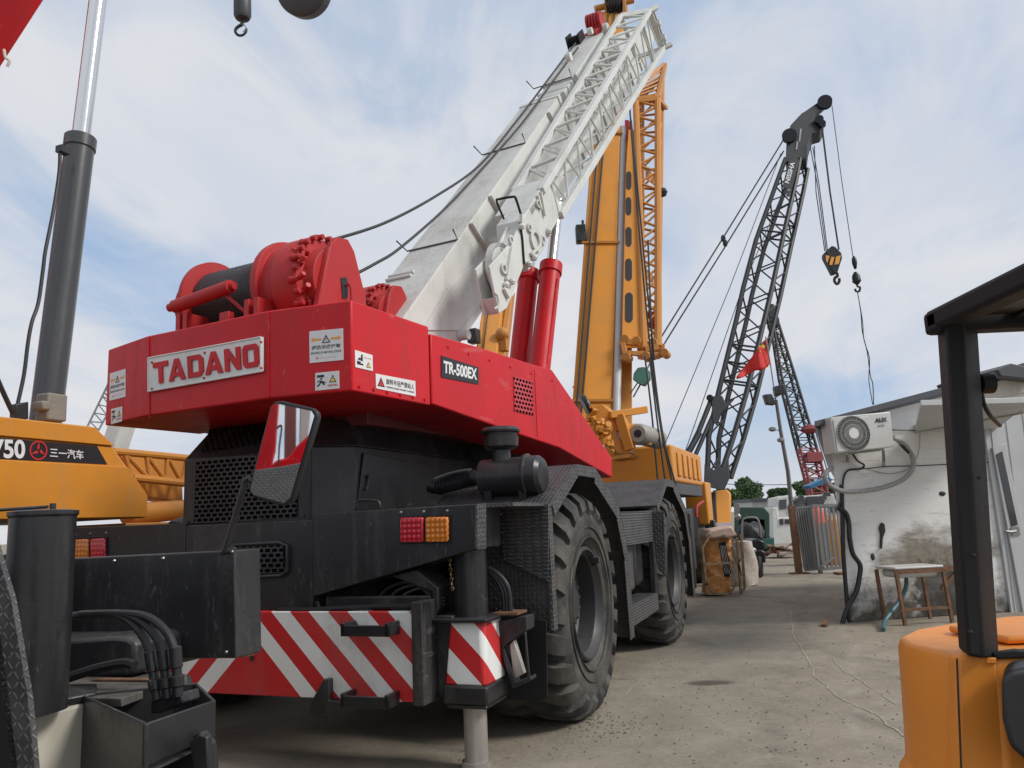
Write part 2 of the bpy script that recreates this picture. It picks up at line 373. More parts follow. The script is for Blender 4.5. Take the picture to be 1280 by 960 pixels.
dd = t.M('SQRT', t.M('ADD', t.M('MULTIPLY', dx_, dx_), t.M('MULTIPLY', dz_, dz_)))
k = t.M('ADD', t.M('SUBTRACT', 1.15, dd), t.M('MULTIPLY', t.M('SUBTRACT', n3, .5), 2.2))
c = t.mix(t.M('MULTIPLY', t.ramp(k, .2, .7), t.M('ADD', .55, t.M('MULTIPLY', n2, .6))), c, (.15,.12,.075))
kk = t.M('ADD', t.M('MULTIPLY', t.ramp(t.M('ABSOLUTE', t.M('SUBTRACT', s.outputs[0], 1.55)), .75, .35), t.ramp(s.outputs[2], .95, .55)), t.M('MULTIPLY', t.M('SUBTRACT', n2, .5), 1.3))
c = t.mix(t.M('MULTIPLY', t.ramp(kk, .5, .8), .85), c, (.05,.045,.04))
sp = t.ramp(t.noise(11, 5, .75), .66, .70); c = t.mix(t.M('MULTIPLY', sp, t.ramp(k, 0, .7)), c, (.04,.035,.03))
PLASTER = t.out(c, .85, 0, t.bump(t.M('ADD', n2, t.noise(30, 4)), .35, .012), .3)
METALW = paint('white sheet metal', (.52,.53,.53), .45, .15, (.3,.29,.27), .25)
ROOFG = paint('dark roof sheet', (.07,.075,.085), .5, .2)
GALV = paint('galvanised gate', (.24,.25,.25), .5, .2, (.2,.18,.15), .2)
PLASTICW = paint('off white plastic', (.60,.60,.57), .4, .12, (.3,.28,.25), .15)
TARP = flat('green tarpaulin', (.02,.055,.04), .6, 0, .3, .3, 4); BLUE = flat('blue roof sheet', (.03,.16,.30), .5)
FLAG = flat('flag cloth', (.62,.03,.025), .7, 0, .15); TEAL = flat('teal paint', (.02,.10,.09), .45)
SCOOT = flat('scooter paint', (.012,.013,.016), .25, 0, .3); BAG = flat('white plastic wrap', (.5,.44,.38), .35, 0, .2, .8, 14)
t = NT('orange wrap'); WRAP = t.out(t.mix(t.ramp(t.noise(9, 6, .7), .4, .65), (.62,.24,.04), (.66,.36,.16)), .3, 0, t.bump(t.noise(14, 6, .7), .9, .04))
LEAF = []
for i, c in enumerate(((.085,.145,.065),(.105,.165,.07),(.075,.125,.06))):  # leaf colours lightened to carry the distance haze
    t = NT('foliage'); n = t.noise(1.5, 3); LEAF.append(t.out(t.mix(n, tuple(x*.75 for x in c), tuple(x*1.3 for x in c)), .75, 0, None, .2))
BARK = flat('bark', (.09,.07,.05), .9, 0, .3, .5)

# ------------------------------------------------------------------ world: sky + clouds
W = bpy.data.worlds.new('World'); scene.world = W; W.use_nodes = True; nt = W.node_tree; N = nt.nodes; L = nt.links
SUN_EL, SUN_AZ = R(42), R(108)     # azimuth clockwise from +Y
bg = N['Background']; sky = N.new('ShaderNodeTexSky'); sky.sky_type = 'NISHITA'; sky.sun_disc = False
sky.sun_elevation = SUN_EL; sky.sun_rotation = SUN_AZ; sky.air_density = 1.0; sky.dust_density = 1.2; sky.altitude = 10
tc = N.new('ShaderNodeTexCoord'); sx = N.new('ShaderNodeSeparateXYZ'); L.new(tc.outputs['Generated'], sx.inputs[0])
def wm(op, a, b=None):
    x = N.new('ShaderNodeMath'); x.operation = op
    for i, q in enumerate((a, b)):
        if q is None: continue
        if isinstance(q, (int, float)): x.inputs[i].default_value = q
        else: L.new(q, x.inputs[i])
    return x.outputs[0]
zz = wm('ADD', wm('MAXIMUM', sx.outputs[2], 0), .22)
cx = wm('DIVIDE', sx.outputs[0], zz); cy = wm('DIVIDE', sx.outputs[1], zz)
cb = N.new('ShaderNodeCombineXYZ'); L.new(cx, cb.inputs[0]); L.new(cy, cb.inputs[1])
def wn(scale, det, rough, dist, off, st=(1,1,1), rot=0):
    mp = N.new('ShaderNodeMapping'); mp.inputs['Location'].default_value = off; mp.inputs['Scale'].default_value = st; mp.inputs['Rotation'].default_value = (0,0,rot); L.new(cb.outputs[0], mp.inputs[0])
    x = N.new('ShaderNodeTexNoise'); x.inputs['Scale'].default_value = scale; x.inputs['Detail'].default_value = det; x.inputs['Roughness'].default_value = rough; x.inputs['Distortion'].default_value = dist
    L.new(mp.outputs[0], x.inputs[0]); return x.outputs['Fac']
def wr(f, a, b):
    x = N.new('ShaderNodeMapRange'); x.interpolation_type = 'SMOOTHSTEP'; x.inputs[1].default_value = a; x.inputs[2].default_value = b; L.new(f, x.inputs[0]); return x.outputs[0]
n1 = wn(.85, 7, .52, .5, (3.1,1.7,0), (1,.55,1), R(-25)); n2 = wn(2.6, 9, .6, .9, (0,5,0), (1,.5,1), R(-20)); n3 = wn(1.2, 6, .5, .4, (8,2,0))
mask = wr(wm('ADD', wm('MULTIPLY', n1, .7), wm('MULTIPLY', n2, .38)), .37, .60)
hz = wr(sx.outputs[2], .16, .0); mask = wm('MAXIMUM', mask, wm('MULTIPLY', hz, .9))
def wmix(f, a, b):
    x = N.new('ShaderNodeMix'); x.data_type = 'RGBA'
    if isinstance(f, (int, float)): x.inputs[0].default_value = f
    else: L.new(f, x.inputs[0])
    for i, q in ((6, a), (7, b)):
        if isinstance(q, tuple): x.inputs[i].default_value = (*q, 1)
        else: L.new(q, x.inputs[i])
    return x.outputs[2]
CL = 5.6
cloud = wmix(wr(n3, .35, .68), (.80*CL,.86*CL,.98*CL), (1.0*CL,1.0*CL,1.02*CL))
cloud = wmix(wr(n2, .5, .75), cloud, (.86*CL,.90*CL,.99*CL))
blue = wmix(.80, sky.outputs[0], (.47*CL,.66*CL,.95*CL))
hzc = wr(sx.outputs[2], .12, .0); cloud = wmix(wm('MULTIPLY', hzc, .6), cloud, (.90*CL,.92*CL,.95*CL))
L.new(wmix(mask, blue, cloud), bg.inputs[0]); bg.inputs[1].default_value = .10
sd = bpy.data.lights.new('sun', 'SUN'); sd.energy = 1.9; sd.angle = R(16); sd.color = (1, .96, .90)
so = bpy.data.objects.new('sun', sd); COL.objects.link(so)
dv = V((math.sin(SUN_AZ)*math.cos(SUN_EL), math.cos(SUN_AZ)*math.cos(SUN_EL), math.sin(SUN_EL))); so.rotation_euler = dv.to_track_quat('Z', 'Y').to_euler()
scene.view_settings.view_transform = 'Standard'; scene.view_settings.look = 'None'; scene.view_settings.exposure = 0.48

WF = Frame(0, 0, 0)
C = Frame(0.471, 6.539, 21.0)          # chassis of the red crane
U = Frame(-2.225, 5.938, 27.3)         # its slewed upper works

# ------------------------------------------------------------------ ground
g = MB(); g.add([(-400,-60,0),(400,-60,0),(400,900,0),(-400,900,0)], [(0,1,2,3)]); struct(g.build('ground', GROUND, recalc=False))

# ================================================================== the red rough terrain crane
crane = thing('rough_terrain_crane', 'big red and black mobile crane with raised white boom, filling the middle', 'mobile crane', C)
XC = -2.13
def up_child(o): pass
# chassis -----------------------------------------------------------
f = MB().box(-2.75, -1.5, -1.25, 7.4, .85, 1.45).box(-3.35, -.9, 1.3, 3.6, 1.0, 1.62)
f.cyl((-4.0, .3, .89), (-.3, .3, .89), .17).cyl((-4.0, 4.17, .89), (-.3, 4.17, .89), .17)
f.sph((-2.1, .3, .89), .34).sph((-2.1, 4.17, .89), .34)
f.box(-3.3, -.95, 3.6, 7.2, 1.45, 1.60).box(-3.6, -.6, 7.0, 7.4, .6, 1.4)
f.build('chassis_frame', BLACKD, crane, .01)
# rear beam: right arm, middle, left arm
arm = C.Ys([(391,642.5),(596,630),(596,685.5),(391,746)], -1.35)
rb = MB().prism(arm, (0, .42, 0))
rb.prism([V((2*XC-p.x-.05, p.y, p.z-.02)) for p in arm], (0, .42, 0))
mid = C.Ys([(391,650),(391,767),(228,770),(228,657)], -1.34); rb.prism(mid, (0, .4, 0))
beam = rb.build('rear_beam', BLACK, crane, .006)
lip = MB().tube([p+V((0,-.03,0)) for p in C.Ys([(300,770),(345,768),(352,762),(390,762),(470,758),(517,757)], -1.38)], .018).build('lower_lip', BLACKD, beam)
corner = MB().prism(C.Xs([(597,630),(608,629),(608,686),(597,686.5)], -.19), (-.02,0,0)).box(-.78, -.02, -1.34, -.68, 1.690, 1.715)
corner.build('corner_plate', TREADBIG, crane, .003)
# louvre in the beam and its rim
q = C.Ys([(300,684),(355,681),(357,716),(302,718)], -1.352); MB().prism(q, (0,-.012,0)).build('louvre', PERFB, beam)
MB().tube([p+V((0,-.012,0)) for p in C.Ys([(286,686),(296,681),(350,678),(360,682),(360,714),(352,719),(300,722)], -1.35)], .012).build('louvre_rim', BLACKG, beam)
# rivets + lights
for px, py in ((501,640.5),(529.5,639.5),(559,638.5),(95,669),(113,667),(133,666)): MB().sph(C.Y(px, py, -1.35), .011, 8).build('rivet', STEEL, beam)
def light(quad, mat, dy=-.03):
    q = C.Ys(quad, -1.352); o = MB().prism(q, (0, dy, 0)).build('tail_light', mat, crane, .012)
    c = sum(q, V())/4; MB().prism([c+(p-c)*1.12 for p in q], (0, -.008, 0)).build('light_housing', BLACKD, o)
    return o
light([(502,647),(531,646.5),(531,677.5),(502,678)], LENSR)['label'] = 'square red tail light'
light([(533.5,646.5),(562,646),(562,677),(533.5,677.5)], LENSA)['label'] = 'square amber indicator light'
light([(94,674.5),(113,673.5),(113,698),(94,699)], LENSA)['label'] = 'square amber indicator light at the far left end'
light([(116,673.5),(134,672.5),(134,697),(116,698)], LENSR)['label'] = 'square red tail light at the far left end'
# bumper ------------------------------------------------------------
STR = stripe_mat('red white stripes', -2.0, .87)
STRC = stripe_mat('red white cap stripes', -9, .42+.13, .35, .9)
bp = MB().box(-3.35, -.70, -1.45, -1.37, .465, 1.035)
bumper = bp.build('bumper', STR, crane, .006)
bumper['label'] = 'rear bumper with red and white diagonal warning stripes'
MB().box(-.705, -.625, -1.50, -1.28, .455, 1.10).build('bumper_end', BLACK, bumper, .006); MB().box(-2.02, -1.995, -1.47, -1.44, .70, 1.05).build('bumper_strap', BLACK, bumper, .006)
for y0, y1 in ((777,790),(862,876)):
    a = C.Y(440, y1-5, -1.46); b = C.Y(499, y1-7, -1.46); st = MB()
    st.box(a.x, b.x, -1.60, -1.575, a.z-.035, a.z+.035).box(a.x, a.x+.03, -1.6, -1.45, a.z-.035, a.z+.05).box(b.x-.03, b.x, -1.6, -1.45, a.z-.035, a.z+.05)
    st.build('step', BLACKG, bumper, .004)
hk = C.Ys([(404,849),(411,849),(411,876),(440,879),(425,890),(411,897),(398,900),(389,896),(386,886),(391,873)], -1.5)
th = MB().prism(hk, (0, .06, 0)); cch = C.Y(400, 884, -1.50)
tow = th.build('tow_hook', BLACKG, crane, .008); MB().cyl(cch+V((0,-.004,0)), cch+V((0,.03,0)), .028).build('hook_eye', INKB, tow)
# outrigger gear ----------------------------------------------------
gb = MB().prism(C.Ys([(488,720),(520,712),(548,735),(548,760),(540,775),(540,740)], -1.30), (0,.25,0))
gb.box(-.63, -.5, -1.3, -1.02, .50, .99).box(-3.2, -.62, -1.28, -.98, .55, .95).box(-1.5, -.66, -1.30, -1.24, 1.03, 1.12)
gb.build('outrigger_beam', BLACK, crane, .01)
def jack(dx, lab=None):
    J = MB().cyl((-.432+dx, -1.15, .96), (-.432+dx, -1.15, 1.58), .117, n=40).build('outrigger_jack', BLACKG, crane, .004)
    MB().cyl((-.428+dx, -1.15, .03), (-.428+dx, -1.15, .5), .078, n=32).build('jack_rod', CSTEEL, J)
    A = [(x+dx, y, .555) for x, y in ((-.555,-1.33),(-.285,-1.33),(-.262,-1.30),(-.262,-1.0),(-.555,-1.0))]
    B = [(x+dx, y, .95) for x, y in ((-.515,-1.31),(-.30,-1.31),(-.272,-1.28),(-.272,-1.0),(-.515,-1.0))]
    MB().loft(A, B).build('striped_cover', STRC, J, .012)
    MB().box(-.565+dx, -.25+dx, -1.35, -.98, .44, .555).box(-.55+dx, -.262+dx, -1.335, -.98, .41, .44).build('cover_base', BLACKG, J, .015)
    MB().box(-.62+dx, -.235+dx, -1.36, -.98, .952, .975).build('cover_plate', BLACKG, J, .006)
    MB().cyl((-.428+dx, -1.15, 0.005), (-.428+dx, -1.15, .05), .10, n=24).build('jack_foot', CSTEEL, J)
    return J
jack(0); jack(-3.40)
# valve bracket and hoses beside the jack
vb = MB(); a = C.Y(640, 780, -1.0)
vb.prism(C.Ys([(623,776),(658,770),(658,788),(640,800),(625,812)], -1.06), (0,.16,0)).prism(C.Ys([(625,812),(629,808),(645,856),(640,860)], -1.06), (0,.1,0))
vb.prism(C.Ys([(655,790),(657,790),(662,848),(659,850)], -1.06), (0,.02,0)).prism(C.Ys([(640,855),(663,846),(663,851),(641,861)], -1.06), (0,.12,0))
vb.build('valve_bracket', BLACK, crane, .005)
MB().prism(C.Ys([(637,806),(642,800),(655,842),(642,850)], -1.03), (0,.05,0)).build('steel_wedge', CSTEEL, crane, .004)
for k, (o1, o2) in enumerate(((0,0),(4,-3),(8,-6))):
    P = C.Ys([(600,718+o2),(612,717+o2),(622+o1*.4,726+o2),(629+o1*.8,742+o2),(630+o1,762),(630+o1,772)], -1.0)
    h = MB().tube(P, .017, 8, 6).build('hydraulic_hose', RUBBERS, crane)
MB().box(-.30, -.12, -1.1, -.9, .97, .985).build('wood_strip', RUST, crane)
# mud guards behind the rear wheel
MB().prism(C.Ys([(627,633),(686,630),(686,727),(630,700)], -.70), (0,-.012,0)).build('mud_guard', TREADR, crane, .002)
MB().box(-.80, -.01, -.66, -.645, .80, 1.70).build('mud_guard', TREAD, crane, .002)
MB().box(-.035, .0, -.69, -.60, .81, 1.70).build('guard_edge', TREADBIG, crane, .004)
MB().prism(C.Ys([(606,770),(664,772),(683,776),(684,872),(670,877),(600,872)], -.72), (0,.015,0)).build('mud_flap', BLACKD, crane, .002)
# fenders -----------------------------------------------------------
prof = [(-.62,1.70),(.07,2.03),(.62,2.025),(1.40,1.68),(1.66,1.20),(1.70,.43)]
def inset(pts, d):
    out = []
    for i, p in enumerate(pts):
        a = V(pts[max(i-1,0)]); b = V(pts[min(i+1,len(pts)-1)]); n = (b-a).normalized(); out.append((p[0]+n.y*d, p[1]-n.x*d))
    return out
def fender(dy, right=True, x0=0.0, x1=-1.0):
    ins = inset(prof, .03); ins2 = inset(prof, .095); sx = -1 if right else 1
    S = MB(); n = len(prof)
    for i in range(n-1):
        q = [(x0, prof[i][0]+dy, prof[i][1]), (x0, prof[i+1][0]+dy, prof[i+1][1]), (x0, ins[i+1][0]+dy, ins[i+1][1]), (x0, ins[i][0]+dy, ins[i][1])]
        S.prism(q, (x1-x0, 0, 0))
    o = S.build('fender', TREAD, crane, .003)
    Fl = MB()
    for i in range(n-1):
        w = ins2 if i < 2 else inset(prof, .10+.02*i)
        q = [(x0, prof[i][0]+dy, prof[i][1]), (x0, prof[i+1][0]+dy, prof[i+1][1]), (x0, w[i+1][0]+dy, w[i+1][1]), (x0, w[i][0]+dy, w[i][1])]
        Fl.prism([(a, b, c) for a, b, c in q], (-sx*.012, 0, 0))
    Fl.build('fender_lip', TREAD, o, .002)
    MB().add([(x1, p[0]+dy, p[1]-.01) for p in prof]+[(x1, 1.7+dy, 1.0), (x1, -.6+dy, 1.0)], [tuple(range(8))]).build('inner_wall', BLACKD, o)
    return o
fender(0); fender(3.87)
fender(3.87, False, -4.26, -3.26)
# side panels between the wheels
MB().prism(C.Xs([(776,641),(815,638),(816,677),(783,682)], -.02), (-.015,0,0)).build('side_panel', TREADR, crane, .002)
MB().prism(C.Xs([(789,757),(822,741),(824,762),(792,783)], -.02), (-.25,0,0)).build('side_step', TREADR, crane, .004)
MB().prism(C.Xs([(814,640),(817,640),(824,745),(820,747)], -.05), (-.05,0,0)).box(-.9,-.10,1.76,3.1,1.60,1.64).build('side_frame', BLACK, crane)
MB().prism(C.Ys([(813,640),(830,639),(832,722),(823,712),(820,700)], 3.20), (0,.012,0)).build('mud_guard', TREAD, crane, .002)
MB().box(-.62, -.12, 1.95, 2.45, .80, 1.32).build('fuel_tank', paint('dusty tank paint', (.06,.06,.058), .5, .4, (.16,.15,.13)), crane, .05, seg=4)
MB().box(-.6, -.13, 2.55, 2.95, .82, 1.34).build('battery_box', BLACKG, crane, .06, seg=4)
MB().cyl((-.5,2.95,.62), (-.05,2.95,.62), .06).build('air_tank', STEEL, crane)
MB().box(-.9, -.05, 5.75, 6.3, .75, 1.65).box(-.35,-.02,5.85,5.95,.5,1.6).build('front_box', BLACK, crane, .02)
# wheels ------------------------------------------------------------
def make_wheel(name_parent):
    prf = [(-.60,.43),(-.68,.50),(-.715,.60),(-.715,.70),(-.68,.77),(-.61,.812),(-.36,.824),(-.11,.812),(-.035,.77),(0,.70),(.004,.64),(-.004,.60),(.0,.56),(-.02,.50),(-.05,.455),(-.09,.43)]
    ty = MB().lathe(prf, (0,0,0), (1,0,0), 96, close=True)
    path = [(.38,.822),(.27,.820),(.17,.817),(.10,.808),(.045,.778),(.014,.735),(.004,.70)]   # distance in from the outer face, radius
    nrm = [(0,1),(0,1),(.05,1),(.4,.92),(.75,.66),(.95,.3),(1,.1)]
    hts = [.045,.070,.072,.072,.058,.034,.004]
    NL = 22
    for side in (0, 1):
        for k in range(NL):
            th0 = 2*math.pi*(k+.5*side)/NL; base = len(ty.v); m_ = len(path)
            for j, ((a, r), (nx, nr), h) in enumerate(zip(path, nrm, hts)):
                u = j/(m_-1); sk = .26*(1-u)**1.3; wd = (.058+.030*min(u*1.6, 1))*(1 if u < .75 else 1-.35*(u-.75)/.25)
                for (dw, hh) in ((-wd-.012, 0), (-wd, h), (wd, h), (wd+.012, 0)):
                    th = th0+sk+dw; rr = r+nr*hh; aa = a-nx*hh
                    x = -aa if side == 0 else -.715+aa
                    ty.v.append((x, rr*math.sin(th), rr*math.cos(th)))
            for j in range(m_-1):
                for q in range(3):
                    i0 = base+j*4+q; ty.f.append((i0, i0+1, i0+5, i0+4))
            ty.f.append((base, base+1, base+2, base+3)); ty.f.append(tuple(base+(m_-1)*4+i for i in (3,2,1,0)))
    for rr_ in (.60,.52): ty.lathe([(-.006,rr_-.006),(.010,rr_),(-.006,rr_+.006)], (0,0,0), (1,0,0), 72, close=True)
    rim = MB().lathe([(-.09,.43),(-.035,.45),(-.02,.435),(-.02,.42),(-.05,.405),(-.075,.385),(-.20,.375),(-.235,.33),(-.26,.30),(-.26,.225),(-.24,.22),(-.16,.20),(-.15,.13),(-.13,.12),(-.12,0)], (0,0,0), (1,0,0), 64, cap0=False)
    rim.lathe([(-.62,.43),(-.3,.38),(-.3,0)], (0,0,0), (1,0,0), 32, cap0=False)
    w = rim.build('wheel', RIM, crane, ang=30)
    t_ = ty.build('tyre', RUBBER, w, ang=38)
    bl = MB().lathe([(-.263,.24),(-.255,.24),(-.255,.29),(-.263,.29)], (0,0,0), (1,0,0), 40, close=True)
    for k in range(20):
        t2 = 2*math.pi*k/20; p = V((-.262, .262*math.sin(t2), .262*math.cos(t2))); bl.cyl(p, p+V((.05,0,0)), .021, n=6)
    for k in range(12):
        t2 = 2*math.pi*k/12; p = V((-.165, .165*math.sin(t2), .165*math.cos(t2))); bl.cyl(p, p+V((.03,0,0)), .011, n=6)
    b_ = bl.build('bolt_ring', paint('dusty hub', (.06,.058,.055), .5, .5, (.15,.13,.11), .2), w)
    vv = MB().tube([(-.05,.33,.22),(-.0,.32,.25),(.0,.30,.28)], .012).box(-.05,.02,.26,.32,.25,.30); c_ = vv.build('valve', RIM, w)
    return w, (t_, b_, c_)
w0, kids = make_wheel(crane)
w0.location = (0, .30, .90); w0.rotation_euler = (R(11), 0, 0); w0.scale = (1.1, 1.025, 1.025)
def dupw(loc, rz, rx):
    w = w0.copy(); COL.objects.link(w); w.location = loc; w.rotation_euler = (rx, 0, rz)
    for k in kids: c = k.copy(); COL.objects.link(c); c.parent = w
    return w
dupw((0, 4.17, .90), 0, R(40)); dupw((-4.26, .30, .90), math.pi, R(5)); dupw((-4.26, 4.17, .90), math.pi, R(25))
# hood --------------------------------------------------------------
def xprism(mb, prof, x0, x1): return mb.prism([(x0, a, b) for a, b in prof], (x1-x0, 0, 0))
hp = [(-1.0,1.66),(-1.0,2.22),(-.70,2.49),(2.1,2.49),(2.1,1.66)]
hood = xprism(MB(), hp, -3.10, -1.84).build('engine_hood', BLACK, crane, .012)
MB().prism(C.Ys([(246,578),(374,562),(371,646),(243,656)], -1.003), (0,-.008,0)).build('grille', PERFB, hood)
n_ = V((0, -.27, .30)).normalized()
sl = [C.PL(px, py, (-2,-1.0,2.22), n_) for px, py in ((263,537),(388,519),(384,549),(252,566))]
MB().prism(sl, n_*.01).build('grille', PERFB, hood)
xw = -1.58; sw = MB().prism([(-1.845,-.985,1.64),(xw,-.75,1.64),(xw,2.2,1.64),(-1.845,2.2,1.64)], (0,0,.60)); sw.loft([V((-1.845,-.985,2.24)),V((xw,-.75,2.24)),V((xw,2.2,2.24)),V((-1.845,2.2,2.24))],[V((-1.845,-.70,2.48)),V((xw-.06,-.50,2.48)),V((xw-.06,2.2,2.48)),V((-1.845,2.2,2.48))]); sw.build('engine_side', BLACKG, hood, .01)
dr = MB().prism(C.Xs([(453,566),(538,583),(533,640),(445,640)], xw+.002), (.015,0,0)).build('access_door', BLACKG, hood, .004)
MB().tube(C.Xs([(459,596),(461,593),(459,608),(457,612)], xw+.03), .01).build('door_handle', BLACKG, dr)
MB().tube(C.Ys([(447,634),(448,627),(453,625),(470,626),(474,629),(475,634)], -1.2), .011, 8, 4).build('grab_handle', BLACKG, crane)
MB().box(-1.84, -1.0, -.9, 2.2, 1.5, 1.64).build('deck_box', BLACKD, crane, .01)
for yy in (-.45, .1, .65, 1.2, 1.75):
    MB().cyl((-1.58,yy,2.40),(-1.565,yy,2.40),.014,n=6).build('bolt', BLACKG, hood)
for xx in (-3.04,-2.7,-2.3,-1.9):
    MB().cyl((xx,-1.0,1.70),(xx,-1.012,1.70),.013,n=6).build('bolt', BLACKG, hood)
ch_ = MB()
for k in range(7): ch_.lathe([(-.004,.010),(0,.014),(.004,.010)], C.Y(562+k*.6, 700+k*6, -1.28)+V((0,0,0)), (1,0,0) if k % 2 else (0,1,0), 10, close=True)
ch_.build('chain', flat('dull chain', (.22,.17,.06), .6), crane)
for k in range(3):
    P = C.Ys([(470+k*14,752),(486+k*12,735+k*3),(512+k*9,728+k*4),(540,742+k*5),(556,748+k*4)], -1.24); MB().tube(P, .012, 8, 5).build('hydraulic_hose', RUBBERS, crane)
MB().tube(C.Ys([(396,752),(402,764),(420,768),(440,764),(452,758)], -1.36), .014, 8, 4).build('lower_pipe', BLACKD, crane)
# air cleaner -------------------------------------------------------
ya = -.42; ca = C.Y(603, 597, ya); cb_ = C.Y(668, 595, ya); ra = .155
zc = (ca.z+cb_.z)/2
A_ = V((ca.x, ya, zc)); X_ = V((1,0,0)); ln_ = cb_.x-ca.x
ac = MB().lathe([(0,.10),(.01,.145),(.04,ra-.01),(ln_*.45,ra-.008),(ln_*.83,ra-.006),(ln_*.84,ra+.012),(ln_*.90,ra+.016),(ln_*.92,ra),(ln_*1.1,ra-.004),(ln_*1.17,ra-.03),(ln_*1.19,ra-.07),(ln_*1.175,.03),(ln_*1.18,0)], A_, X_, 40)
cleaner = ac.build('air_cleaner', BLACKG, crane)
s0 = C.Y(627, 575, ya); top = C.Y(627, 541, ya); xm = s0.x
MB().lathe([(0,.075),(.09,.07),(.10,.11),(.12,.135),(.20,.14),(.205,.125),(.225,.125),(.23,.155),(.245,.158),(.27,.14),(.275,.03),(.285,.025),(.29,0)], (xm, ya, zc+.12), (0,0,1), 36).build('intake_cap', BLACKG, cleaner)
P = C.Ys([(604,599),(590,597),(572,603),(548,608),(538,606)], ya); du = MB().tube(P, .062, 16, 4)
for i in range(14):
    t_ = i/13; a = P[1].lerp(P[3], t_) + V((0,0,.012*math.sin(t_*3))); d_ = (P[3]-P[1]).normalized(); du.lathe([(-.008,.06),(0,.078),(.008,.06)], a, d_, 20)
du.build('intake_duct', RUBBERS, cleaner)
MB().box(ca.x+.05, ca.x+.11, ya-.1, ya+.1, 1.66, zc-.1).box(cb_.x-.1, cb_.x-.04, ya-.1, ya+.1, 1.66, zc-.1).build('cleaner_bracket', BLACKD, cleaner)

# ------------------------------------------------------------------ upper works (own frame U; objects keep the crane as parent)
REL = C.i @ U.m
def ub(mb, name, mat, parent=crane, bevel=0, **k):
    """build in the slewed frame; parts hang under the crane with the slew in their own matrix"""
    o = mb.build(name, mat, parent, bevel, **k)
    if parent is crane: o.matrix_local = REL
    return o
foot = [(1.281,0),(.64,-.128),(-.64,-.128),(-1.281,0),(-1.281,.965),(1.281,.965)]
cw = MB().prism([(x, y, 2.512) for x, y in foot], (0,0,.638)); counter = ub(cw, 'counterweight', RED, crane, .012)
side = U.Xs([(538.5,417),(600,434),(665,455),(690,462),(765,572),(765,597),(700,560),(640,540),(540,505)], 1.281)
sb = MB().prism(side, (-.62,0,0)); body = ub(sb, 'upper_body', RED, crane, .012)
ub(MB().prism([V((-p.x, p.y, p.z)) for p in side], (.62,0,0)), 'upper_body', RED, crane, .012)
ub(MB().box(-.66,.66,.97,4.4,2.42,2.85).box(-.5,.5,3.6,4.9,2.2,2.6), 'turntable_frame', paint('dark red paint', (.16,.015,.02), .5, .2), crane, .01)
ub(MB().cyl((0,3.95,1.62),(0,3.95,2.45),.85,n=48), 'slew_ring', BLACKD)
for px0, py0, px1, py1 in ((335.6,388.5,335.6,496.5),(186,420.5,187,523)):
    a, b = U.Y(px0, py0, -.131), U.Y(px1, py1, -.131); MB().bar(a, b, .006, .006).build('weld_seam', RED, counter)
for k in range(6):
    y_ = .08+.16*k; MB().cyl((1.281,y_,2.55),(1.292,y_,2.55),.012,n=6).build('bolt', RED, counter)
for k in range(7):
    p = U.X(560+k*26, 428+k*8.3 + 6, 1.281); MB().cyl(p, p+V((.010,0,0)), .011, n=6).build('bolt', RED, body)
MB().bar(U.X(668,462,1.283), U.X(672,546,1.283), .006, .006).build('weld_seam', RED, body)
# name plate
yp = -.128
pl = U.Ys([(186.5,448),(331,421),(331,465),(186.5,490.5)], yp); plate = ub(MB().prism(pl, (0,-.02,0)), 'name_plate', PLATEW, crane, .012)
def on(px, py, dy=-.022): p = U.Y(px, py, yp+dy); return p
rim_ = MB(); c_ = sum(pl, V())/4
R_ = [c_+(p-c_)*.975+V((0,-.022,0)) for p in pl]
for i in range(4): rim_.tube([R_[i], R_[(i+1) % 4]], .006, 6)
rim_.build('plate_rim', PLATEW, plate)
for px, py in ((190,453),(256,441),(326.5,427.5),(326.5,460),(255,472.5),(190,486)): MB().sph(on(px, py), .010, 8).build('rivet', RED, plate)
# hand cut block letters
def glyph(ch):
    w = .24
    if ch == 'T': return [[(0,1),(1,1),(1,.76),(.64,.76),(.64,0),(.36,0),(.36,.76),(0,.76)]]
    if ch == 'A': return [[(0,0),(.38,1),(.62,1),(.5,.72),(.27,0)],[(.5,.72),(.62,1),(1,0),(.73,0)],[(.33,.18),(.67,.18),(.6,.38),(.39,.38)]]
    if ch == 'D': return [[(0,0),(.28,0),(.28,1),(0,1)],[(.28,1),(.78,1),(.72,.78),(.28,.78)],[(.78,1),(1,.8),(.72,.74),(.72,.78)],[(1,.8),(1,.2),(.72,.26),(.72,.74)],[(1,.2),(.78,0),(.72,.22),(.72,.26)],[(.78,0),(.28,0),(.28,.22),(.72,.22)]]
    if ch == 'N': return [[(0,0),(.28,0),(.28,1),(0,1)],[(.72,0),(1,0),(1,1),(.72,1)],[(.28,1),(.28,.58),(.72,0),(.72,.42)]]
    if ch == 'O': return [[(0,.16),(.28,.24),(.28,.76),(0,.84)],[(0,.84),(.28,.76),(.3,.78),(.14,1)],[(.14,1),(.3,.78),(.7,.78),(.86,1)],[(.86,1),(.7,.78),(.72,.76),(1,.84)],[(1,.84),(.72,.76),(.72,.24),(1,.16)],[(1,.16),(.72,.24),(.7,.22),(.86,0)],[(.86,0),(.7,.22),(.3,.22),(.14,0)],[(.14,0),(.3,.22),(.28,.24),(0,.16)]]
bl, br, tl_ = on(193,480.5), on(325,457.5), on(192,454)
Ux = br-bl; Wz = tl_-bl; wds = [(.0,.150),(.155,.165),(.345,.150),(.510,.165),(.695,.145),(.860,.140)]
for ch, (a, wd) in zip('TADANO', wds):
    L_ = MB()
    for poly in glyph(ch): L_.prism([bl+Ux*(a+wd*u)+Wz*v+V((0,-.001*(0),0)) for u, v in poly], (0,-.010,0))
    L_.build('letter', RED, plate)
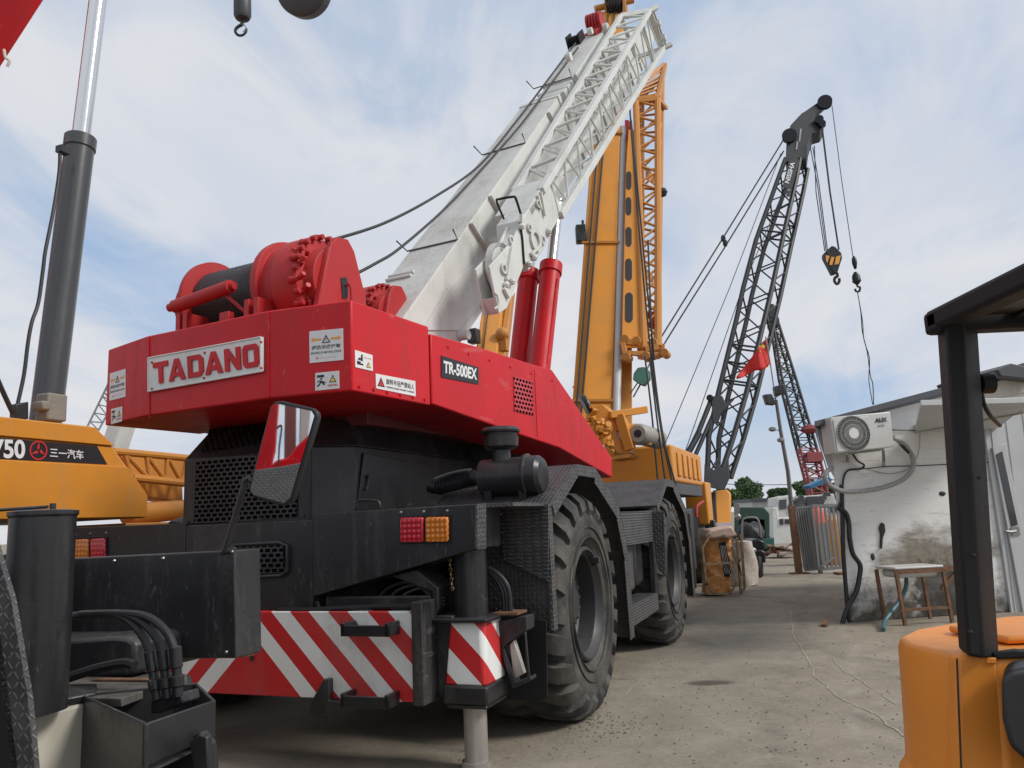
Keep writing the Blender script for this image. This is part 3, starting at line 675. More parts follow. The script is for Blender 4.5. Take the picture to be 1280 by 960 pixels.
# stickers
def sticker(fn, quad, items, parent=counter, th=.004, mat=None, name='warning_sticker', label=None):
    """quad px tl,tr,br,bl ; fn(px,py)-> local point ; items in unit coordinates"""
    tl, tr, br, bl = [fn(*q) for q in quad]; n = (br-bl).cross(tl-bl).normalized()
    o = MB().prism([bl+n*.001, br+n*.001, tr+n*.001, tl+n*.001], n*th).build(name, mat or STICKW, parent)
    if parent is crane: o.matrix_local = REL
    if label: o['label'] = label
    def P(u, v, k=.0): return bl+(br-bl)*u+(tl-bl)*v*(1-u)+((tr-br))*v*u+n*(th+.0015+k)
    for it in items:
        if it[0] == 't': text(it[1], P(it[2],it[3]), P(it[4],it[3]), P(it[2],it[5]), it[6], o, depth=0.0008, lift=0, bold=it[7] if len(it) > 7 else 0)
        elif it[0] == 'p': MB().prism([P(u, v) for u, v in it[1]], n*.0008).build('symbol', it[2], o)
    return o
def tri(cx, cy, w, h, mat_in=INKY):
    return [('p', [(cx-w,cy-h),(cx+w,cy-h),(cx,cy+h)], INKB), ('p', [(cx-w*.62,cy-h*.72),(cx+w*.62,cy-h*.72),(cx,cy+h*.6)], None)]
def tri2(cx, cy, w, h, inner):
    # outlined triangle from three bars
    out = [(cx-w,cy-h),(cx+w,cy-h),(cx,cy+h)]; inn = [(cx-w*.66,cy-h*.78),(cx+w*.66,cy-h*.78),(cx,cy+h*.55)]
    r = [('p', [out[i], out[(i+1)%3], inn[(i+1)%3], inn[i]], INKB) for i in range(3)]
    if inner: r.append(('p', inn, inner))
    r.append(('p', [(cx-w*.07,cy-h*.5),(cx+w*.07,cy-h*.5),(cx+w*.09,cy+h*.15),(cx-w*.09,cy+h*.15)], INKB))
    return r
arrL = ('p', [(.05,.72),(.14,.80),(.14,.75),(.36,.75),(.36,.68),(.14,.68),(.14,.64)], INKO)
arrR = ('p', [(.95,.72),(.86,.64),(.86,.68),(.64,.68),(.64,.75),(.86,.75),(.86,.80)], INKO)
warn = tri2(.5,.72,.13,.13,None)+[arrL, arrR, ('t','提防吊機移動',.07,.40,.93,.53,INKB,.01), ('t','BEWARE OF MOVING CRANE',.05,.26,.95,.33,INKB,.01), ('t','■ ▪▪▪▪▪▪▪▪▪▪',.2,.11,.8,.15,INKR)]
man = [('p', [(.08,.72),(.38,.72),(.38,.86),(.08,.86)], INKB), ('p', [(.22,.58),(.30,.58),(.30,.68),(.22,.68)], INKB), ('p', [(.2,.56),(.32,.5),(.42,.3),(.36,.26),(.26,.42),(.14,.2),(.06,.24),(.2,.42)], INKB), ('p', [(.08,.5),(.2,.56),(.2,.5),(.1,.44)], INKB), ('p', [(.3,.52),(.46,.42),(.44,.37),(.3,.46)], INKB)]+tri2(.74,.6,.15,.22,INKY)+[('t','危險請勿靠近',.52,.16,.95,.28,INKR,.01)]
nR = V((.128,-.64,0)).normalized(); nL = V((-.128,-.64,0)).normalized()
fR = lambda x, y: U.PL(x, y, (1.281,0,0), nR); fL = lambda x, y: U.PL(x, y, (-1.281,0,0), nL); fS = lambda x, y: U.X(x, y, 1.281)
sticker(fR, [(387,414.5),(429,410.5),(429.5,450),(387.5,454)], warn)
sticker(fR, [(394.5,466.5),(424,463.5),(424.5,485.5),(394.5,488.5)], man)
sticker(fL, [(138,467),(157.5,461),(157.5,496),(137.5,501)], warn)
sticker(fL, [(139.5,511.5),(153.5,508),(153,526.5),(139.5,530.5)], man)
sticker(fS, [(443,437.5),(465,444),(465.5,464),(443.5,459)], [('p', [(.1,.2),(.3,.2),(.3,.4),(.1,.4)], INKB), ('p', [(.3,.45),(.42,.45),(.42,.85),(.34,.85)], INKB), ('p', [(.2,.2),(.45,.2),(.45,.3),(.2,.3)], INKB), ('p',[(.14,.45),(.3,.5),(.3,.62),(.2,.62)],INKB)]+tri2(.74,.32,.14,.18,INKY)+[('t','当心夹手',.5,.66,.92,.76,INKR)])
sticker(fS, [(469,467),(518.5,476.5),(519,495.5),(469.5,485.5)], tri2(.12,.5,.09,.32,INKR)+[('t','旋转半径严禁站人',.24,.42,.96,.80,INKB,.012), ('t','TURNING RADIUS PROHIBIT STANDING',.24,.18,.96,.30,INKB,.01)])
BLKPL = flat('black name plate', (.012,.012,.013), .35)
sticker(fS, [(551,444.5),(597.5,459.5),(597.5,480.5),(551,471.5)], [('t','TR-500EX',.05,.22,.95,.80,INKW,.035)], body, .006, BLKPL, 'model_plate')
MB().prism([fS(*p)+V((.002,0,0)) for p in ((641.5,470.5),(665,477),(666,519.5),(642.5,514))], (.004,0,0)).build('vent_grille', PERFR, body)
# winches -----------------------------------------------------------
def winch(dx, dy, dz, k=1.0):
    c0 = V((dx, .60+dy, 3.53+dz)); X = V((1,0,0))
    def lat(p, m_=MB, n=48): return m_().lathe([(a*k, r*k) for a, r in p], c0, X, n)
    w = ub(lat([(-.90,.22),(-.87,.29),(-.75,.305),(-.74,.32),(-.70,.325),(-.69,.41),(-.645,.41),(-.64,.30),(-.60,.27)]), 'winch', REDM, crane)
    w.matrix_local = REL
    lat([(-.64,.30),(-.62,.315),(.14,.315),(.15,.2)]).build('wire_drum', ROPEW, w)
    rf = lat([(.13,.28),(.135,.42),(.17,.425),(.20,.42),(.205,.37),(.32,.36),(.33,.40),(.50,.40),(.56,.36),(.57,.30),(.66,.28),(.66,0)])
    for i in range(26):                                  # bolts and valve blocks round the gear case
        th = 2*math.pi*i/26; rr = .385*k; p = c0+V((.55*k, rr*math.sin(th), rr*math.cos(th))); rf.cyl(p, p+V((.05*k,0,0)), .024*k, n=8)
        if i % 2: rf.sph(p+V((-.02, 0, 0)), .034*k, 8)
    random.seed(3)
    for i in range(20):
        th = random.uniform(-.7, 2.3)+math.pi; rr = random.uniform(.30,.38)*k; p = c0+V((random.uniform(.5,.64)*k, rr*math.sin(th), rr*math.cos(th)))
        rf.cyl(p, p+V((random.uniform(-.02,.07), -.05*random.random(), random.uniform(-.04,.04))), .026*k*random.uniform(.6,1.1), n=8)
    rf.build('gear_case', REDM, w, .004)
    # triangular side plate with slot
    sp = MB(); A = [(.30,.40),(.44,-.42),(-.44,-.42),(-.20,.40)]
    A = [(-.34,-.44),(.36,-.44),(.30,-.05),(.16,.30),(.08,.38),(-.06,.36),(-.15,.25)]
    sp.prism([c0+V((.66*k, a*k, b*k)) for a, b in A], (.05*k,0,0)).bar(c0+V((.70*k,-.30*k,-.42*k)), c0+V((.70*k,-.1*k,.3*k)), .06*k, .03)
    q = sp.build('side_plate', REDM, w, .006)
    MB().prism([c0+V((.712*k, a*k, b*k)) for a, b in ((-.02,.03),(.05,.05),(.07,.0),(.06,-.12),(-.0,-.14))], (.004,0,0)).build('plate_slot', INKB, q)
    MB().tube([c0+V((.72*k, .04,-.02)), c0+V((.76*k,.05,-.05)), c0+V((.76*k,.06,-.40*k))], .012, 6, 4).build('feed_pipe', REDM, w)
    # roller in front of the drum, brackets, base
    fr_ = MB().cyl(c0+V((-.72*k,-.46*k,-.08*k)), c0+V((-.66*k,-.46*k,-.08*k)), .035*k).cyl(c0+V((-.66*k,-.46*k,-.08*k)), c0+V((-.02*k,-.46*k,-.02*k)), .055*k, n=20).cyl(c0+V((-.02*k,-.46*k,-.02*k)), c0+V((.02*k,-.46*k,-.02*k)), .03*k)
    fr_.build('rope_roller', REDM, w)
    bs = MB().box(c0.x-.72*k, c0.x+.78*k, c0.y-.42*k, c0.y+.45*k, 3.1+dz, 3.165+dz)
    for xx in (-.62,-.54,.14,.24): bs.box(c0.x+xx*k, c0.x+(xx+.05)*k, c0.y-.48*k, c0.y-.2*k, 3.12+dz, c0.z-.16*k)
    bs.bar(c0+V((-.15*k,-.46*k,-.02)), c0+V((.1*k,-.3*k,-.30*k)), .05, .03).box(c0.x-.1*k, c0.x+.0, c0.y-.5*k, c0.y-.44*k, 3.14+dz, 3.3+dz)
    bs.box(c0.x-.86*k, c0.x-.78*k, c0.y+.0*k, c0.y+.3*k, 3.12+dz, c0.z-.12*k)
    bs.build('winch_base', REDM, w, .004)
    return w
winch(0, 0, 0); winch(-.46, 1.50, .10, .90)
# boom --------------------------------------------------------------
E_ = R(46); BA = V((0, math.cos(E_), math.sin(E_))); BN = V((0, -math.sin(E_), math.cos(E_)))
def B(b, t, c): return BA*b+BN*c+V((t,0,0))
def bco(px, py, t): p = U.X(px, py, t); return p.dot(BA), p.dot(BN)
TL, TR = -.33, .30
def bprism(mb, pts, t0, t1): return mb.prism([B(b, t0, c) for b, c in pts], (t1-t0,0,0))
bm_ = bprism(MB(), [(3.3,1.04),(10.0,1.04),(10.0,-.14),(4.9,.22),(3.9,.28),(3.3,.5)], TR, TL)
boom = ub(bm_, 'boom', WHITE, crane, .01)
tpz = MB().prism([B(3.3,TL,1.042), B(10.0,TL,1.042), B(10.0,TR,1.042), B(3.3,TR,1.042)], BN*.012); tpz.build('top_plate', WHITEB, boom)
# collar and telescoping sections
for b0, b1, dd in ((10.0,10.10,-.03),(10.35,10.43,.03),(10.72,10.80,.06),(11.1,11.2,.09)):
    bprism(MB(), [(b0,1.04-dd),(b1,1.04-dd),(b1,-.16+dd),(b0,-.16+dd)], TR-dd*.7, TL+dd*.7).build('section_collar', WHITE, boom, .008)
bprism(MB(), [(10.0,.97),(13.5,.97),(13.9,.6),(13.7,-.25),(12.6,-.30),(10.0,-.12)], TR-.06, TL+.08).build('inner_section', WHITE, boom, .008)
bprism(MB(), [(11.1,1.0),(13.55,1.04),(13.8,.9),(13.8,.75),(11.1,.9)], TR-.02, TL+.03).build('head_frame', WHITEB, boom, .008)
hsec = U.Xs([(712,150),(745,92),(765,52),(800,32),(820,40),(812,68),(788,116),(748,178),(722,196)], TR-.01)
MB().prism(hsec, (-.50,0,0)).build('head_section', WHITE, boom, .01)
for k in range(7):
    p = U.X(742+k*11, 160-k*18, TR+.0); MB().bar(p, p+BN*-.32+BA*.03, .05, .04).build('head_stiffener', WHITE, boom, .004)
for px, py, t_ in ((525,352,TL+.22),(585,277,TR),(609,243,TR),(683,140,TR),(700,112,TR),(715,90,TR)):
    b, c = bco(px, py, TR)
    if t_ == TR: MB().bar(B(b, TR+.03, 1.05), B(b+.12, TR+.03, .55 if px < 650 else .75), .05, .02, up=BA).build('side_rib', WHITE, boom)
for px, py in ((514,318),(607,198),(671,116)):
    b, c = bco(px, py, TL); g_ = MB().tube([B(b,TL-.10,1.22),B(b,TL-.03,1.065),B(b,TR+.02,1.065),B(b,TR+.02,1.20)], .0095, 6)
    g_.build('rope_guide', GREYCYL, boom)
for px, py in ((500,353),(500,364)):
    b, c = bco(px, py, TL+.1); pass
    MB().tube([B(b,TL+.0,1.07),B(b,TL+.33,1.07)], .018, 6).build('top_bar', WHITEB, boom)
p_ = bco(574, 420, TR); MB().cyl(B(p_[0], TR-.02, p_[1]), B(p_[0], TR+.12, p_[1]), .055).build('foot_pin', WHITE, boom)
# lower gusset at foot
gs = U.Xs([(528,413),(572,413),(606,374),(612,340),(590,330),(560,360)], TR+.004); MB().prism(gs, (.012,0,0)).build('foot_gusset', WHITE, boom, .003)
# head: red rope roller, sheaves
def bc2(px, py, t): b, c = bco(px, py, t); return B(b, t, c)
a = bc2(729,49,-.2); a2_ = bc2(748,40,.2); MB().cyl(a, a2_, .075).build('head_roller', REDM, boom)
sh = MB()
for i in range(5):
    c0 = bc2(744,29,-.05)+V((-.12+.06*i,0,0)); sh.lathe([(-.02,.19),(-.008,.15),(.008,.15),(.02,.19)], c0, (1,0,0), 28, close=True).cyl(c0-V((.02,0,0)), c0+V((.02,0,0)), .15)
sh.build('head_sheave', REDM, boom)
g_ = MB(); c0 = bc2(722,58,-.2)
for dx in (-.14,.10): g_.prism([c0+V((dx,0,0))+BA*a_+BN*b_ for a_, b_ in ((-.2,-.12),(.25,-.12),(.22,.22),(-.12,.24))], (.02,0,0))
for i in range(6): g_.cyl(c0+V((-.12+.04*i,0,0))+BN*.05, c0+V((-.11+.04*i,0,0))+BN*.05, .15)
g_.build('rope_cage', BLACKD, boom)
for px, py, s_ in ((648+60,72,.07),(755,36,.09),(735,40,.06)):
    c0 = bc2(px, py, TR-.02); MB().cyl(c0, c0+V((.08,0,0)), s_).build('head_pin', WHITE, boom)
for i in range(5):
    b = 11.2+i*.42; MB().bar(B(b,TR+.0,.9), B(b+.25,TR+.0,.25), .06, .05).build('head_brace', WHITE, boom)
# jib ---------------------------------------------------------------
TA, TB = .50, .95
def cC(b): return .45-.34*(b-7.1)/7.6
chords = [('A', B(6.95,TA,.90), B(14.05,TA,1.07)), ('Bc', B(6.7,TB,.92), B(14.45,TB,.91)), ('Cc', B(6.95,TB,cC(6.95)), B(14.75,TB,cC(14.75))), ('Dc', B(7.2,TA,.42), B(14.3,TA,.2))]
jib = None
for nm, p, q in chords:
    o = MB().bar(p, q, .085 if nm != 'Cc' else .10, None, up=BN)
    if jib is None: jib = ub(MB().bar(chords[0][1], chords[0][2], .085, None, up=BN), 'lattice_jib', WHITE, crane, .006); continue
    o.build('chord', WHITE, jib, .006)
def lerp(a, b, t): return a+(b-a)*t
A0,A1 = chords[0][1:]; B0,B1 = chords[1][1:]; C0,C1 = chords[2][1:]; D0,D1 = chords[3][1:]
lc = MB(); n = 11
for i in range(n):
    t0, t1 = i/n, (i+1)/n
    lc.tube([lerp(A0,A1,t0), lerp(B0,B1,(t0+t1)/2)], .022, 6); lc.tube([lerp(B0,B1,(t0+t1)/2), lerp(A0,A1,t1)], .022, 6)
    if i % 2 == 0: lc.tube([lerp(D0,D1,t0), lerp(C0,C1,t1)], .016, 6)
    lc.tube([lerp(B0,B1,t0+.05), lerp(C0,C1,t0+.055)], .015, 6); lc.tube([lerp(B0,B1,t0+.05), lerp(C0,C1,max(t0-.035,0))], .015, 6)
    if i % 2: lc.tube([lerp(A0,A1,t0), lerp(D0,D1,t1)], .015, 6)
lc.build('lacing', WHITE, jib)
tf = MB().bar(A1, B1, .09).bar(B1, C1, .10, .05).bar(A1, D1, .07).bar(D1, C1, .07).bar(B1-V((.0,0,0)), B1+BA*.15+V((.12,0,0)), .09).bar(C1, C1+V((.16,0,0))+BA*.1, .08)
tf.bar(B1+BA*.05, C1+BA*.05+V((0,0,.0)), .16, .03).bar(lerp(B0,B1,.90), lerp(C0,C1,.86), .06, .03).bar(lerp(B1,C1,.35), lerp(B1,C1,.35)+V((.12,0,0)), .10).bar(lerp(B1,C1,.75), lerp(B1,C1,.75)+V((.12,0,0)), .10)
tf.build('end_frame', WHITE, jib, .006)
j1 = U.Xs([(684,228),(651,275),(655,322),(661,339),(680,311),(688,292),(706,262)], TB); MB().prism(j1, (-.32,0,0)).build('jib_root', WHITE, jib, .012)
MB().prism([B(6.2,TB,.95),B(6.2,TA,.95),B(7.0,TA,.95),B(7.0,TB,.95)], -BN*.1).build('root_plate', WHITE, jib, .006)
j2 = U.Xs([(651,279),(641,301),(612,333),(614,344),(624,392),(634,385),(644,360),(654,334),(655,322)], TB); jr = MB().prism(j2, (-.03,0,0)).prism([p+V((-.19,0,0)) for p in j2], (.03,0,0))
j3 = U.Xs([(651,279),(641,301),(633,312),(640,330),(655,322)], TB-.03); jr.prism(j3, (-.13,0,0)); jr.prism(U.Xs([(616,372),(624,392),(634,385),(630,372)], TB-.03), (-.13,0,0))
o = jr.build('sheave_box', WHITE, jib, .006)
c0 = U.X(627, 338, TB-.10); MB().lathe([(-.035,.30),(-.012,.26),(.012,.26),(.035,.30)], c0, (1,0,0), 40, close=True).cyl(c0-V((.02,0,0)), c0+V((.02,0,0)), .255).build('sheave', WHITEB, o)
for px, py, r_ in ((628,336,.06),(637,300,.05),(668,300,.14),(660,285,.05),(677,300,.06),(671,255,.05),(684,290,.05)):
    p = U.X(px, py, TB); MB().lathe([(0,r_*.6),(0,r_),(.03,r_),(.03,r_*.6)], p, (1,0,0), 20, close=True).build('boss_ring', WHITEB, jib)
for a_, b_ in (((640,310),(633,350)),((652,268),(652,285)),((676,240),(681,270)),((664,318),(676,305)),((630,360),(636,372)),((672,244),(676,262))):
    MB().bar(U.X(*a_, TB+.02), U.X(*b_, TB+.02), .035).build('jib_lug', WHITEB, jib, .003)
for px, py in ((652,283),(640,352),(633,356),(668,322),(686,289),(662,330)): MB().sph(U.X(px, py, TB+.03), .04, 8).build('pin_head', WHITEB, jib)
hd = MB().tube([U.X(630,274,TB-.25), U.X(621,252,TB-.25), U.X(624,249,TB-.15), U.X(641,246,TB+.0), U.X(645,249,TB), U.X(652,271,TB)], .014, 6, 4); hd.build('jib_handle', BLACKD, jib)
hd = MB().tube([U.X(603,370,TB-.35), U.X(600,376,TB-.35), U.X(601,384,TB-.35), U.X(605,388,TB-.35)], .014, 6, 3).tube([U.X(618,366,TB+.01), U.X(622,370,TB+.03), U.X(623,382,TB+.03), U.X(618,386,TB+.01)], .014, 6, 3); hd.build('jib_handle', WHITE, jib)
MB().tube([U.X(650,278,TB+.01),U.X(653,300,TB+.01),U.X(655,330,TB+.01)], .014, 6).build('joint_seam', BLACKD, jib)
# links tying the jib to the boom
MB().bar(B(7.3,TR,.6), B(7.3,TA,.6), .12).bar(B(10.6,TR,.5), B(10.6,TA,.5), .12).bar(B(13.3,TR-.1,.6), B(13.3,TA,.6), .12).bar(B(6.2,TR,.6), B(6.2,.56,.6), .14).build('jib_bracket', WHITE, jib)
# lift cylinders ----------------------------------------------------
for (t_, lo, hi) in ((-.27,(650,448),(661,340)), (.12,(675,457),(689,331))):
    p = U.X(*lo, t_); q = U.X(*hi, t_); d = (q-p).normalized()
    cl = MB().lathe([(-1.5,.147),((q-p).length-.16,.147),((q-p).length-.16,.168),((q-p).length,.168),((q-p).length,.075)], p, d, 40)
    cyl_ = ub(cl, 'lift_cylinder', RED, crane)
    tt = 0
    for k in range(400):
        tt = k*.02; w_ = q+d*tt
        if w_.dot(BN) > .10: break
        if w_.z > 9: break
    MB().cyl(q, q+d*max(tt, 1.6), .078, n=32).build('cylinder_rod', CHROME, cyl_)
    MB().tube([p+d*0+V((.13,-.06,0)), q+V((.15,-.05,0))-d*.3], .014, 6).build('feed_pipe', RED, cyl_)
# hoist ropes -------------------------------------------------------
def rope(pts, t_, name='hoist_rope', r_=.016):
    P = []
    for px, py in pts:
        b, c = bco(px, py, t_); P.append(B(b, t_, max(c, 1.085)) if px > 560 else U.X(px, py, t_))
    return ub(MB().tube(P, r_, 8, 8), name, ROPE, crane)
rope([(400,305),(410,301.5),(480,279),(545,245),(600,206),(648,155),(690,100),(722,62)], -.15)
rope([(432,349),(470,329),(500,310),(555,262),(600,214),(652,158),(692,103),(724,64)], .0)

# ================================================================== left foreground: outrigger end of a neighbouring machine
def fr_at(x, y, base=C):
    o = base.m @ V((x, y, 0)); return Frame(o.x, o.y, math.degrees(base.az))
G = fr_at(-.75, -4.1)
rig = thing('outrigger_carrier', 'black outrigger end of a neighbouring machine with square mirror, bottom left', 'crane carrier', G)
# tool box
xb = G.Y(293, 688, 1.15)
bx = MB().prism(G.Ys([(60,699.5),(293,688),(294,823),(60,824)], 1.15), (0,.20,0))
bx.build('tool_box', BLACK, rig, .006)
for px, py in ((143,701),(204,698),(290,689.5),(283,815),(211,816)):
    MB().sph(G.Y(px, py, 1.148), .0095, 8).build('bolt', STEEL, rig)
tt_ = G.Xs([(300,819),(318,815),(318,818.5),(300,822)], xb.x+.003); MB().prism(tt_, (.002,0,0)).build('rust_edge', RUST, rig)
arm_ = MB().prism(G.Ys([(20,800),(88,800),(142,795.5),(158,797),(168,803),(168,843),(155,846),(20,850)], .85), (0,.5,0)); arm_.build('outrigger_arm', BLACK, rig, .02)
MB().tube(G.Ys([(86,847),(120,836),(155,829),(168,832)], .62), .022, 8, 4).build('arm_seal', BLACKD, rig)
# rusty platform
zq = .94
pf = G.Zs([(40,866),(85,871),(152,873),(196,857),(234,846),(232,842),(150,838),(60,845)], zq); MB().prism(pf, (0,0,-.035)).build('platform', flat('worn platform steel', (.085,.078,.068), .75, .1, .45, .35, 14), rig, .004)
MB().prism(G.Zs([(112,851),(218,851.5),(222,849),(130,848.5)], zq+.004), (0,0,.006)).build('rust_strip', RUST, rig)
MB().prism(G.Ys([(168,868),(178,866),(188,905),(180,908)], .75), (0,.04,0)).build('platform_leg', BLACK, rig, .003); MB().prism(G.Ys([(226,846),(231,846),(238,880),(233,882)], .95), (0,.04,0)).build('platform_leg', BLACK, rig, .003)
# post (box jack) with its lid
YP = .22; pa, pb = G.Y(10, 650, YP), G.Y(95, 645, YP); xc_ = pa.x*.47+pb.x*.53; rp = (pb.x-pa.x)/2*.63
zt = G.Y(80, 636, YP).z
post = MB().lathe([(0,rp),(zt-.97,rp),(zt-.97+.01,rp+.008),(zt-.97+.025,rp+.008),(zt-.97+.03,rp-.02),(zt-.94,0)], (xc_, YP, .94), (0,0,1), 48).build('outrigger_jack', BLACKG, rig)
MB().tube([V((xc_-.6,YP,zt+.01)),V((xc_-.2,YP,zt+.012)),V((xc_+.02,YP,zt+.012))], .007, 8, 4).cyl((xc_+.05,YP,zt),(xc_+.05,YP,zt+.025),.012).build('top_pipe', BLACKG, post)
cz = .95
cl_ = [G.Z(px, py, cz) for px, py in ((20,900),(53,889),(92,881),(120,876),(135,862))]
col_ = MB().prism([G.Z(20,902,cz-.03),G.Z(53,889,cz-.03),G.Z(92,881,cz-.03),G.Z(120,876,cz-.03),G.Z(121,864,cz-.03),G.Z(20,868,cz-.03)], (0,0,.035)).build('collar_plate', BLACKG, rig, .008)
MB().prism([V((p.x,p.y,.10)) for p in (G.Z(10,905,cz-.03),G.Z(50,893,cz-.03),G.Z(113,877,cz-.03),G.Z(112,868,cz-.03),G.Z(10,872,cz-.03))], (0,0,cz-.132)).build('cream_housing', CREAM, rig, .01)
# tray
t1, t2, t3 = G.Z(100,868,.95), G.Z(182,905,.95), G.Z(270,875,.95); t4 = t3+V((-.35,.28,0)); t0 = t1+V((-.1,.3,0))
def wall(mb, a, b, h0, h1, th=.014):
    a, b = V(a), V(b); n = (b-a).cross(V((0,0,1))).normalized()*th
    return mb.prism([a, b, b-V((0,0,h1)), a-V((0,0,h0))], -n)
tr_ = MB(); wall(tr_, t1, t2, .7, .20); wall(tr_, t2, t3, .145, .135); wall(tr_, t3, t4, .16, .16); wall(tr_, t1, t4, .3, .3)
tr_.prism([t1-V((0,0,.2)), t2-V((0,0,.165)), t3-V((0,0,.15)), t4-V((0,0,.16))], (0,0,-.01))
tr_.build('hose_tray', BLACK, rig, .004)
MB().prism(G.Ys([(160,948),(250,915),(262,930),(268,1000),(150,1000)], t2.y+.25), (0,.04,0)).prism(G.Ys([(236,928),(248,918),(258,921),(262,990),(246,990)], t2.y+.18), (0,.03,0)).build('valve_guard', BLACK, rig, .006)
yb = t2.y+.28
vb = MB().prism(G.Ys([(188,875),(226,866),(228,880),(215,886),(200,892),(188,893)], yb), (0,.10,0)).build('valve_block', BLACKG, rig, .008)
for k, pts in enumerate(([(60,772),(88,771),(135,768),(160,775),(180,798),(190,830),(196,868)], [(88,770),(140,767),(172,774),(196,798),(205,826),(209,866)], [(100,768),(150,767),(186,772),(210,793),(220,822),(222,864)])):
    P = G.Ys(pts, yb); hs = MB().tube(P, .0165, 10, 6).build('hydraulic_hose', RUBBERS, rig)
    e_ = P[-1]; d_ = (P[-1]-P[-2]).normalized()
    MB().lathe([(-.17,.017),(-.165,.024),(-.09,.024),(-.085,.019),(-.06,.019),(-.055,.027),(-.02,.027),(-.015,.02),(.02,.02)], e_, d_, 14).build('hose_fitting', BLACKG, hs)
# tread plate fender at the very left
MB().prism(G.Ys([(-60,640),(0,678),(21,747),(42,868),(52,975),(24,975),(12,880),(0,797),(-60,700)], -.28), (0,-.02,0)).build('fender', tread_mat('coarse tread plate', .03, (.026,.026,.028), (.20,.20,.20)), rig, .003)
MB().prism(G.Ys([(-60,690),(0,790),(12,880),(24,975),(-60,975)], -.30), (0,.02,0)).build('fender_wall', BLACKD, rig)
MB().box(-2.6, -.75, -1.6, -.4, .6, 1.5).box(-2.6,-1.3,.3,1.2,.7,1.5).build('chassis_frame', BLACKD, rig, .02)
# mirror on its stalk
ym = 1.14
mq = [(343.7,502),(352,501),(390,510),(396,515),(397,522),(366,624),(360,630),(350,632),(316,621),(311,612),(312,606),(338,508)]
mo = MB().prism(G.Ys(mq, ym), (0,.035,0)).build('mirror', RUBBERS, rig, .006)
mi = [(345.5,504.5),(390,514),(393.5,520),(363.5,622),(356,629),(318,618.5),(313.5,612),(340,508)]
MB().prism(G.Ys(mi, ym-.002), (0,-.004,0)).build('mirror_glass', MIRROR, mo)
MB().tube(G.Ys([(281,689),(286,672),(303,615),(306,602),(312,598)], ym+.01), .017, 10, 3).build('mirror_arm', BLACKG, rig)
MB().cyl(G.Y(279,690,ym+.02), G.Y(293,688,ym+.02), .02).build('arm_clamp', BLACKG, rig)

# ================================================================== the yellow crane with the raised grey cylinder, far left
SX = -5.4
S = fr_at(SX, 0)
sany = thing('telescopic_crane', 'yellow crane with black number band and raised grey cylinder, at the left edge', 'mobile crane', S)
bod = S.Xs([(0,519.5),(117.5,533),(141,557),(183.5,617),(183,647.5),(0,650)], 0)
sl_ = bod[0].y; k_ = -4.5
def ext(z): return V((0, k_, z))
body_s = MB().prism([ext(bod[0].z), *bod[1:5], ext(bod[5].z)], (-2.2,0,0)).build('upper_body', YEL, sany, .03, seg=3)
# raised bands that give the pressed-sheet relief
c1 = S.Xs([(0,528),(122,540.5),(141,557),(118,556)], 0)
def band(pts, th, nm):
    q = S.Xs(pts, 0); q = [V((0, k_, q[0].z))]+q[1:-1]+[V((0, k_, q[-1].z))]; return MB().prism(q, (th,0,0)).build(nm, YEL, body_s, .008)
band([(0,521),(117,534.5),(141,557.5),(0,543)], .025, 'body_band'); band([(0,575),(157,583.5),(182,619),(182,646.5),(0,649)], .03, 'body_band')
dec = S.Xs([(-40,544),(121,557.5),(134,580.5),(-40,571.5)], .003); dc = MB().prism(dec, (.003,0,0)).build('number_band', flat('black band', (.02,.02,.022), .4), body_s)
sx = lambda x, y, k=0: S.X(x, y, .008+k)
text('750', sx(-10,573), sx(31,573.5), sx(-10,548.5), INKW, dc, depth=.002, bold=.03)
text('三一汽车', sx(62,571.5), sx(104,574.5), sx(62,559.5), INKW, dc, depth=.002, bold=.012)
cc = sx(48,563); rg = (sx(59,564)-sx(37,562)).length/2
MB().lathe([(0,rg*.86),(.003,rg*.86),(.003,rg),(0,rg)], cc, (1,0,0), 40, close=True).build('ring_emblem', INKR, dc)
em = MB()
for k in range(3):
    a = math.pi/2+k*2*math.pi/3
    def pp(r_, th): return cc+V((.002, -math.cos(th)*r_*-1, math.sin(th)*r_))
    em.prism([pp(rg*.95, a), pp(rg*.30, a+.75), pp(rg*.12, a+math.pi/3), pp(rg*.30, a-.35)], (.002,0,0))
em.build('emblem', INKR, dc)
# chassis, wheels (mostly hidden)
MB().box(-2.5, -.05, -5, 6, .9, 1.45).build('chassis_frame', BLACKD, sany, .02)
for yy in (-3.2,-1.8, 3.0, 4.4):
    MB().cyl((-.35,yy,.55),(-.02,yy,.55),.55,n=32).build('wheel', RUBBER, sany, .03); MB().cyl((-2.5,yy,.55),(-2.15,yy,.55),.55,n=32).build('wheel', RUBBER, sany, .03)
# cylinder
a = S.X(57.5, 522, -.8); b = S.X(101, 172, -.8); d_ = (b-a).normalized(); ln_ = (b-a).length
rc = .165
cyl2 = MB().lathe([(-1.2,rc),(ln_-.16,rc),(ln_-.155,rc*1.10),(ln_-.01,rc*1.10),(ln_,rc*1.05),(ln_,rc*.5)], a, d_, 48).build('lift_cylinder', GREYCYL, sany)
MB().cyl(b, b+d_*4.4, rc*.63, n=48).build('cylinder_rod', CHROME, cyl2)
P = [S.X(px, py, -.6) for px, py in ((75,187),(74,215),(67,262),(57,312),(54,335),(48,378),(40,402),(35,428),(30,468),(22,505),(19,516))]
MB().tube(P, .02, 8, 4).build('hydraulic_hose', RUBBERS, cyl2); MB().box(P[0].x-.05,P[0].x+.05,P[0].y-.02,P[0].y+.1,P[0].z-.03,P[0].z+.05).build('hose_fitting', BLACK, cyl2)
MB().tube([S.X(px, py, -.5) for px, py in ((-5,470),(2,486),(12,508),(17,518))], .025, 8, 3).build('hydraulic_hose', RUBBERS, sany)
